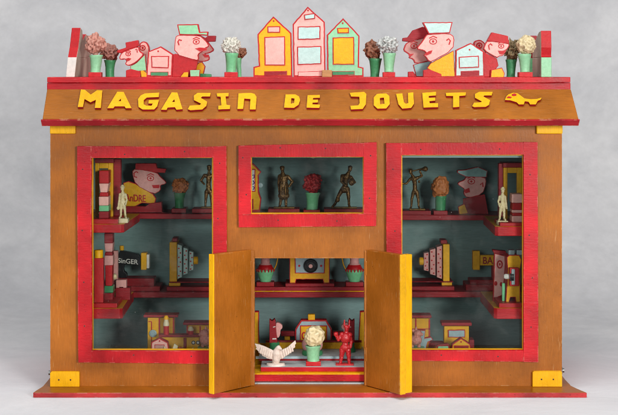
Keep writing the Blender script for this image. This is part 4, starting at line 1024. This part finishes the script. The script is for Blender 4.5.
t = empty('toy_camera', 'yellow toy camera with white and black lens pointing left, right corner shelf', 'toy camera', (W(515, 300, 24).x, .024, pz/1000), 'toy cameras')
cut('body', Q([(232,96),(245,84),(300,84),(314,110),(306,160),(306,345),(282,345),(278,318),(252,318),(244,345),(226,345),(236,170)]), 26, 20, OYEL, t, LINE, .6)
bm = bmesh.new(); boxpx(bm, *Q([(248,155)])[0], *Q([(300,256)])[0], 18, 7.8); obj('lens_box', bm, RED, t, .0006)
bm = bmesh.new(); boxpx(bm, *Q([(258,162)])[0], *Q([(277,248)])[0], 16.8, 1.1); obj('lens_plate', bm, GREYB, t, .0004)
c = W(*Q([(238,205)])[0], 20)*1000
bm = bmesh.new(); lathe(bm, [(8, 0), (8, -2.2), (7.2, -2.4), (7.2, -3.6), (5.4, -3.8), (4.6, -3), (3, -3.1)], (c.x+5.6, 24, c.z), 'x', 28); obj('lens', bm, BLACK, t, smooth=40)
bm = bmesh.new(); lathe(bm, [(2.8, 0), (2.6, -5), (1.8, -6)], (c.x+2.4, 24, c.z), 'x', 18); obj('lens_cap', bm, WHITE, t, smooth=40)
for u in (242, 287):
    bm = bmesh.new(); boxpx(bm, *Q([(u,56)])[0], *Q([(u+34,84)])[0], 30, 10); obj('knob', bm, GREYB, t, .0007)
t = empty('green_slat', 'thin green slat left of the toy camera lens, right corner shelf', 'slat', (W(503.5, 290, 30).x, .03, 80.8/1000))
bm = bmesh.new(); boxpx(bm, *Q([(206,240)])[0], *Q([(222,345)])[0], 30, 4, base=80.8/1000, tol=6); obj('slat', bm, GREEN, t, .0004)
# ----- right window, ground floor
RW = lambda p: Z(400, 300, 5.933, p)
t = empty('toy_locomotive', 'yellow toy train with grey window on the floor of the right window', 'toy train', (W(435, 370, 62).x, .062, GF/1000), 'yellow toy trains in the lower windows')
a = bpart('cab', 405, 318.4, 430, yb(62), 62, 12, OYEL, t, tol=4)
mark('cab_lines', [RW(rect(90,110,98,175)), RW(stroke([(68,172),(178,172)],5)), RW(rect(170,112,178,290))], 62, LINE, a, .6)
bpart('roof', 402, 315.4, 431.6, 318.2, 57, 18, DRED, t, snapb=False)
a = bpart('carriage', 444.2, 326.2, 469, yb(64), 64, 12, OYEL, t, tol=4)
bpart('carriage_roof', 441.6, 322.8, 471.8, 326, 58, 18, DRED, t, snapb=False)
cut('carriage_window', RW([(284,178),(386,176),(386,223),(285,223)]), 62.8, 1.15, GREYB, t, LINE, .8, snapb=False)
bpart('coupling', 430.2, 343, 444, yb(66), 68, 14, DRED, t, tol=4)
bpart('rear_buffer', 469.2, 340, 474.2, yb(66), 62, 18, DRED, t, tol=4)
zt2 = W(0, 352.2, 26).z*1000
t = empty('floor_block', 'low dark red block under the little yellow house, right window floor', 'block', (W(460, 360, 26).x, .026, GF/1000), 'blocks on the shop floor')
bm = bmesh.new(); box(bm, ((432-309)*1.017, 20, GF), ((474-309)*1.017, 44, zt2)); obj('body', bm, DRED, t, .0005)
house('yellow little house cutout standing before the right train', RW([(302,310),(310,263),(362,226),(416,263),(424,310)]), 26, OYEL, [], RW([(362,248)])[0], (RW([(320,270),(408,270),(408,306),(320,306)]), DRED), group='little houses in the lower windows', base=zt2, border=.9)
t = empty('red_mound', 'low red mound with pale green patch left of the little yellow house', 'shard', (W(442, 350, 32).x, .032, zt2/1000))
cut('mound', RW([(196,310),(222,266),(285,258),(302,280),(302,310)]), 32, 6, DRED, t, tol=4, rnd=0)
cut('patch', RW([(222,300),(226,276),(286,274),(290,300)]), 30.6, 1.2, LGREEN, t, snapb=False)
t = empty('cat_cutout', 'grey blue cat cutout beside the pink pig, right window', 'cutout animal', (W(423, 350, 34).x, .034, GF/1000))
cut('body', RW([(80,186),(110,178),(152,180),(147,226),(184,220),(196,236),(166,250),(152,300),(152,380),(80,380)]), 36, 5, GREYB, t, LINE, .6, tol=9)
pig('pink pig in front of the grey blue cat, beside the right door', 415.6, 338, 6.4, 22, GF, sgn=-1)

# ---------------------------------------------------------------- doorway: middle shelf
DM = MID+.2
t = empty('long_plinth', 'long red board across the middle shelf in the doorway', 'plinth', (0, .133, DM/1000))
bm = bmesh.new(); box(bm, ((246-309)*1.0887, 132, DM), ((375-309)*1.0887, 178, DM+1.0), 1); box(bm, ((246-309)*1.0887, 133, DM+1.05), ((375-309)*1.0887, 177, DM+5)); obj('board', bm, [DRED, OYEL], t, .0004)
DZ = DM+5.0
def vase(label, cx, Y, hs):
    k = (D0+Y)/D0; X = (cx-309)*k; t = empty('jug_vase', label, 'vase', (X/1000, Y/1000, DZ/1000), 'green vases in the doorway')
    bm = bmesh.new(); box(bm, (X-9.6, Y-8, DZ), (X+9.6, Y+8, DZ+4.6)); obj('plinth', bm, DRED, t, .0005)
    z = DZ+4.65
    bm = bmesh.new(); lathe(bm, [(6, 0), (6.4, 1.5), (9, 9), (9.6, 12.4), (8.6, 13.6)], (X, Y, z), 'z', 32); obj('body', bm, GREEN, t, smooth=50)
    bm = bmesh.new(); lathe(bm, [(8.7, 12.4), (8.9, 14), (7.4, 17), (6.6, 18.4)], (X, Y, z), 'z', 32)
    for i in range(16):
        a = 2*math.pi*i/16; lathe(bm, [(.1, 0), (1.1, 2.2), (.8, 3)], (X+9.5*math.cos(a), Y+9.5*math.sin(a), z+10.4), 'z', 8)
    obj('red_band', bm, RED, t, smooth=50)
    bm = bmesh.new(); lathe(bm, [(6.5, 18.3), (5, 20), (4.8, 24), (6.6, 29), (7, 33), (5.6, 33.4)], (X, Y, z), 'z', 32); obj('neck', bm, FPINK, t, smooth=50)
    pts = [(9, 12), (12, 18), (13.5, 25), (11, 31), (6, 32)]
    bm = bmesh.new(); prev = None
    for a, b in zip(pts, pts[1:]):
        pa, pb = Vector((X+hs*a[0], Y, z+a[1]))/1000, Vector((X+hs*b[0], Y, z+b[1]))/1000
        d = pb-pa; m = Matrix.Translation((pa+pb)/2) @ d.to_track_quat('Z', 'Y').to_matrix().to_4x4()
        bmesh.ops.create_cone(bm, cap_ends=True, segments=8, radius1=.0006, radius2=.0006, depth=d.length*1.08, matrix=m)
    obj('handle', bm, OYEL, t, smooth=60)
vase('green jug vase with red band and pink neck, left in the doorway', 265.4, 146, 1)
vase('green jug vase with red band and pink neck, right in the doorway', 354.4, 146, -1)
t = empty('toy_camera', 'yellow framed toy camera with round black lens, middle of the doorway shelf', 'toy camera', (W(310.7, 285, 142).x, .142, DZ/1000), 'toy cameras')
bm = bmesh.new(); box(bm, ((285.4-309)*1.0913, 136, DZ), ((334.4-309)*1.0913, 172, DZ+3.4)); o = obj('plinth', bm, DRED, t, .0005)
MC = lambda p: Z(245, 250, 4.754, p)
cut('frame', MC([(212,158),(212,20),(240,-10),(375,-10),(402,20),(402,158),(374,158),(370,140),(244,140),(240,158)]), 142, 14, OYEL, t, LINE, .7, snapb=False)
cut('front_panel', MC([(236,10),(382,10),(378,112),(238,112)]), 140.6, 1.2, GREYB, t, LINE, .9, snapb=False)
mark('screws', [disc(*MC([(258,75)])[0], 1.1), disc(*MC([(362,75)])[0], 1.1)], 140.6, LINE, t)
c = W(*MC([(312,75)])[0], 139)*1000
bm = bmesh.new(); lathe(bm, [(7.6, 0), (7.6, -2.5), (7.0, -3), (6.2, -3), (5.8, -2.4), (4.8, -2.4), (4.6, -4), (3.4, -4.2)], (c.x, 140, c.z), 'y', 36); obj('lens', bm, BLACK, t, smooth=40)
bm = bmesh.new(); lathe(bm, [(2.2, 0), (2.1, -.6), (1, -.8)], (c.x, 135.7, c.z), 'y', 20); obj('lens_centre', bm, PINK, t, smooth=40)
# ---------------------------------------------------------------- doorway: stage
t = empty('toy_fireplace', 'grey arched toy fireplace with yellow panel behind the cream flower', 'toy fireplace', (W(311, 360, 104).x, .104, STAGE/1000))
FP = lambda p: Z(200, 240, 2.595, p)
cut('arch', FP([(246,330),(247,232),(262,208),(328,208),(342,232),(342,330)]), 104, 10, GREYB, t, LINE, 1.3, tol=6)
cut('panel', FP([(258,300),(260,222),(330,222),(330,300)]), 102.6, 1.2, OYEL, t, LINE, .9, snapb=False)
mark('scrolls', [FP(ring(270,248,5,8,3.4)), FP(ring(282,240,5,6,3.2,a0=60,a1=360)), FP(stroke([(300,236),(312,250),(304,262),(318,270)],3.4)), FP(stroke([(268,268),(280,262),(278,280)],3.4))], 102.6, LINE, t, .8)
bpart('knob', 308, 314.6, 315, 320.2, 105, 7, OYEL, t, snapb=False)
for x0, x1 in ((281, 295), (332, 345)): bpart('side_bar', x0, 331.4, x1, 336.4, 106, 6, DRED, t, snapb=False)
for x0, x1 in ((284.5, 290), (336, 341)): bpart('side_post', x0, 336.6, x1, 362, 106, 6, OYEL, t, tol=7)
def lboard(label, pts, Y):
    t = empty('end_board', label, 'toy board', (W(pts[0][0], 360, Y).x, Y/1000, STAGE/1000), 'yellow boards at the ends of the stage')
    cut('board', pts, Y, 7, OYEL, t, LINE, .8, tol=7)
lboard('yellow L shaped board at the left end of the stage', Z(250,310,9.2,[(-20,500),(-20,12),(82,14),(84,296),(185,298),(185,500)]), 108)
lboard('yellow L shaped board at the right end of the stage', [(346.5,364),(346.5,344),(358.4,343.4),(360,311.6),(368,311.4),(368,364)], 108)
t = empty('rail', 'low yellow and red rail across the back of the stage', 'rail', (0, .096, STAGE/1000))
bm = bmesh.new(); box(bm, (-46, 94, STAGE), (56, 97, STAGE+7)); obj('lower_rail', bm, OYEL, t, .0005)
bm = bmesh.new(); box(bm, (-46, 93.6, STAGE+7.05), (56, 97.4, STAGE+9)); obj('upper_rail', bm, DRED, t, .0004)
def bust(label, X0, Y, flip):
    """edge-on red backed head on a green round base"""
    t = empty('stage_bust', label, 'cutout bust', (W(X0, 360, Y).x, Y/1000, STAGE/1000), 'red capped busts on the stage')
    m = lambda p: [(X0+flip*(x-272), y) for x, y in p]
    cut('red_cap', m(Z(250,310,9.2,[(178,88),(200,104),(226,84),(236,110),(236,150),(246,240),(252,304),(178,304)])), Y, 10, DRED, t, snapb=False)
    mark('white_strokes', [m(Z(250,310,9.2,stroke([(212,158),(234,152)],7))), m(Z(250,310,9.2,stroke([(206,266),(242,264)],10)))], Y, WHITE, t, .6)
    cut('face', m(Z(250,310,9.2,[(238,116),(262,118),(284,130),(300,150),(296,172),(280,182),(278,230),(262,258),(248,256),(238,200)])), Y+3, 7, FPINK, t, rnd=1, snapb=False)
    k = (D0+Y)/D0; X = (X0+flip*2.4-309)*k; zt_ = EYE-(342.6-75)*k
    bm = bmesh.new(); h = zt_-STAGE; lathe(bm, [(6.2, 0), (6.6, h*.2), (5, h*.6), (5.6, h*.85), (4.4, h)], (X, Y+4, STAGE), 'z', 24); obj('green_base', bm, DGREEN, t, smooth=50)
bust('red capped bust behind the white eagle', 272, 74, 1)
bust('red capped bust behind the red figure', 352, 74, -1)
t = empty('pink_bust', 'round pink bust in green dress behind the cream flower', 'bust', (W(312, 360, 62).x, .062, STAGE/1000))
c = W(312.3, 345, 62)*1000
bm = bmesh.new(); bmesh.ops.create_uvsphere(bm, u_segments=28, v_segments=16, radius=1)
for v in bm.verts: v.co = Vector((v.co.x*11*.001+c.x/1000, v.co.y*.008+.062, v.co.z*.0095+(c.z+.5)/1000))
obj('face', bm, FPINK, t, smooth=180)
bm = bmesh.new(); h = c.z-5-STAGE; lathe(bm, [(10.5, 0), (11, h*.3), (10.4, h*.8), (8.5, h)], (c.x, 62, STAGE), 'z', 28); obj('dress', bm, DGREEN, t, smooth=50)
pot('light green pot with cream ball flower on a red base, centre of the stage', 305.8, 321, 345.5, 368, 30, STAGE1, LGREEN, F_IV, (314.6, 336.6), 9.0, 'flower pots in the doorway', taper=.8, seed=90, freq=1.7, amp=.2)
STAGE = STAGE1
# eagle
def eagle():
    Y = 30; t = empty('white_eagle', 'white plaster eagle with raised wings at the left of the stage', 'eagle', (W(277, 366, Y).x, Y/1000, STAGE/1000))
    E = lambda p: Z(245, 305, 4.886, p)
    P = lambda u, v, dy=0: W(*E([(u, v)])[0], Y)+Vector((0, dy/1000, 0))
    b = [('skin', {'pelvis': (P(153,262), .0045), 'c': (P(154,238), .0052), 'n': (P(158,218,-1), .0032), 'h': (P(164,207,-2), .0026), 'k': (P(178,212,-4), .0009), 't': (P(150,284,2), .004), 'u': (P(148,300,3), .0048)},
          [('pelvis','c'),('c','n'),('n','h'),('h','k'),('pelvis','t'),('t','u')]),
         ('ell', P(152,298), Vector((.0098, .006, .0022))), ('ell', P(132,296,-2), Vector((.005, .004, .0018))), ('ell', P(176,296,-2), Vector((.005, .004, .0018)))]
    wl = [(146,226),(128,216),(95,200),(70,190),(48,186),(56,206),(52,212),(66,224),(66,230),(82,240),(84,246),(102,254),(106,259),(124,264),(146,264)]
    wr = [(162,226),(180,218),(206,206),(226,188),(246,170),(250,186),(244,192),(246,204),(234,212),(234,222),(216,232),(214,240),(196,250),(184,262),(162,264)]
    for w, s in ((wl, -1), (wr, 1)):
        q = w if area2(w) > 0 else w[::-1]
        dyf = lambda u: -1.0-3.0*abs(u-154)/100
        f = [P(u, v, dyf(u)) for u, v in q]; bk = [p+Vector((0, .0026, 0)) for p in f]
        b.append(('prism', f, bk))
        for k in range(6):   # feather ridges
            i = k/6; a = Vector((154+s*(22+62*i), 228-22*i*(1 if s < 0 else 1.4))); e = a+Vector((s*6, 26-10*i)); n = 5
            for j in range(n):
                u, v = a.lerp(e, j/(n-1)); b.append(('ell', P(u, v, dyf(u)-.2), Vector((.0009, .0009, .0016))))
    bake_figure('body', b, PLASTER, t, vox=.00042, smooth=2, disp=.0001)
    bm = bmesh.new(); lathe(bm, [(9.5, 0), (9.2, 1.4), (8.4, 1.9)], (P(150, 300).x*1000, Y, STAGE), 'z', 24); obj('stand', bm, PLASTER, t, smooth=40)
eagle()
RD = lambda u, v: Z(300, 305, 4.886, [(u, v)])[0]
def rj(u, v, dy, r): x, y = RD(u, v); return (x, y, dy, r)
def el2(u, v, dy, a, b_, c): x, y = RD(u, v); return ell(x, y, dy, a, b_, c)
fig('red cast warrior with horned helmet and raised fist, right of the stage', 'figurine', 'red_figurine', 32, STAGE,
    dict(pelvis=rj(220,205,0,3.8), waist=rj(220,185,0,3.4), chest=rj(222,158,0,4.2), neck=rj(226,130,0,1.9), head=rj(228,117,0,2.1),
         shl=rj(204,146,0,2.4), ell=rj(188,168,-2,1.9), hal=rj(176,144,-3,2.0), shr=rj(242,148,0,2.4), elr=rj(250,178,0,1.9), har=rj(246,206,-2,1.7),
         hil=rj(207,218,0,3.2), knl=rj(203,250,0,2.3), anl=rj(198,284,0,1.7), tol=rj(190,294,-4,1.5), hir=rj(234,218,0,3.2), knr=rj(238,250,0,2.3), anr=rj(241,284,0,1.7), tor=rj(244,294,-4,1.5)),
    REDCAST, 345, [el2(228,108,0,2.9,2.8,2.0), el2(217,92,0,.9,.9,4.4), el2(241,92,0,.9,.9,4.6), el2(176,140,-3,2.4,2.2,2.4), el2(220,208,0,5.4,4,3.4), el2(222,160,-1.5,5.2,3.6,5.4), el2(228,122,-2.2,.8,1,.9), el2(206,144,0,3,2.8,2.4), el2(242,146,0,3,2.8,2.4)],
    2.7, stand=(335.6,353.8,366.8), disp=.00035)

# ---------------------------------------------------------------- camera, light, world
sc = bpy.context.scene
cam = bpy.data.cameras.new('camera'); co = bpy.data.objects.new('camera', cam); C.objects.link(co); sc.camera = co
co.location = (0, -D0/1000, EYE/1000); co.rotation_euler = (math.pi/2, 0, 0)
cam.sensor_width = 36; cam.lens = 36*D0/618; cam.shift_y = -132.5/618; cam.clip_start = .05; cam.clip_end = 50
cam.dof.use_dof = True; cam.dof.focus_distance = 1.55; cam.dof.aperture_fstop = 26
def area(name, loc, target, sx, sy, power, col=(1, 1, 1)):
    l = bpy.data.lights.new(name, 'AREA'); l.shape = 'RECTANGLE'; l.size = sx; l.size_y = sy; l.energy = power; l.color = col
    o = bpy.data.objects.new(name, l); C.objects.link(o); o.location = loc
    o.rotation_euler = (Vector(target)-Vector(loc)).to_track_quat('-Z', 'Y').to_euler(); return o
area('key_softbox', (.80, -1.95, .48), (0, .05, .18), 0.36, .36, 30, (1, .985, .96))
area('top_softbox', (-.1, -.75, 1.7), (0, .05, .1), 1.5, 1.1, 25, (1, .99, .98))
area('fill_softbox', (-.5, -2.25, .5), (-.05, .1, .12), .5, .5, 11, (.97, .98, 1))
w = bpy.data.worlds.new('World'); sc.world = w; w.use_nodes = True
bg = w.node_tree.nodes['Background']; bg.inputs[0].default_value = (.9, .93, 1, 1); bg.inputs[1].default_value = .16
sc.view_settings.view_transform = 'Standard'; sc.view_settings.look = 'None'; sc.view_settings.exposure = 0; sc.view_settings.gamma = 1
sc.cycles.transparent_max_bounces = 12; sc.render.filter_size = 1.1; sc.cycles.filter_width = 1.1
for o in sc.objects:
    if '_base' in o: del o['_base']
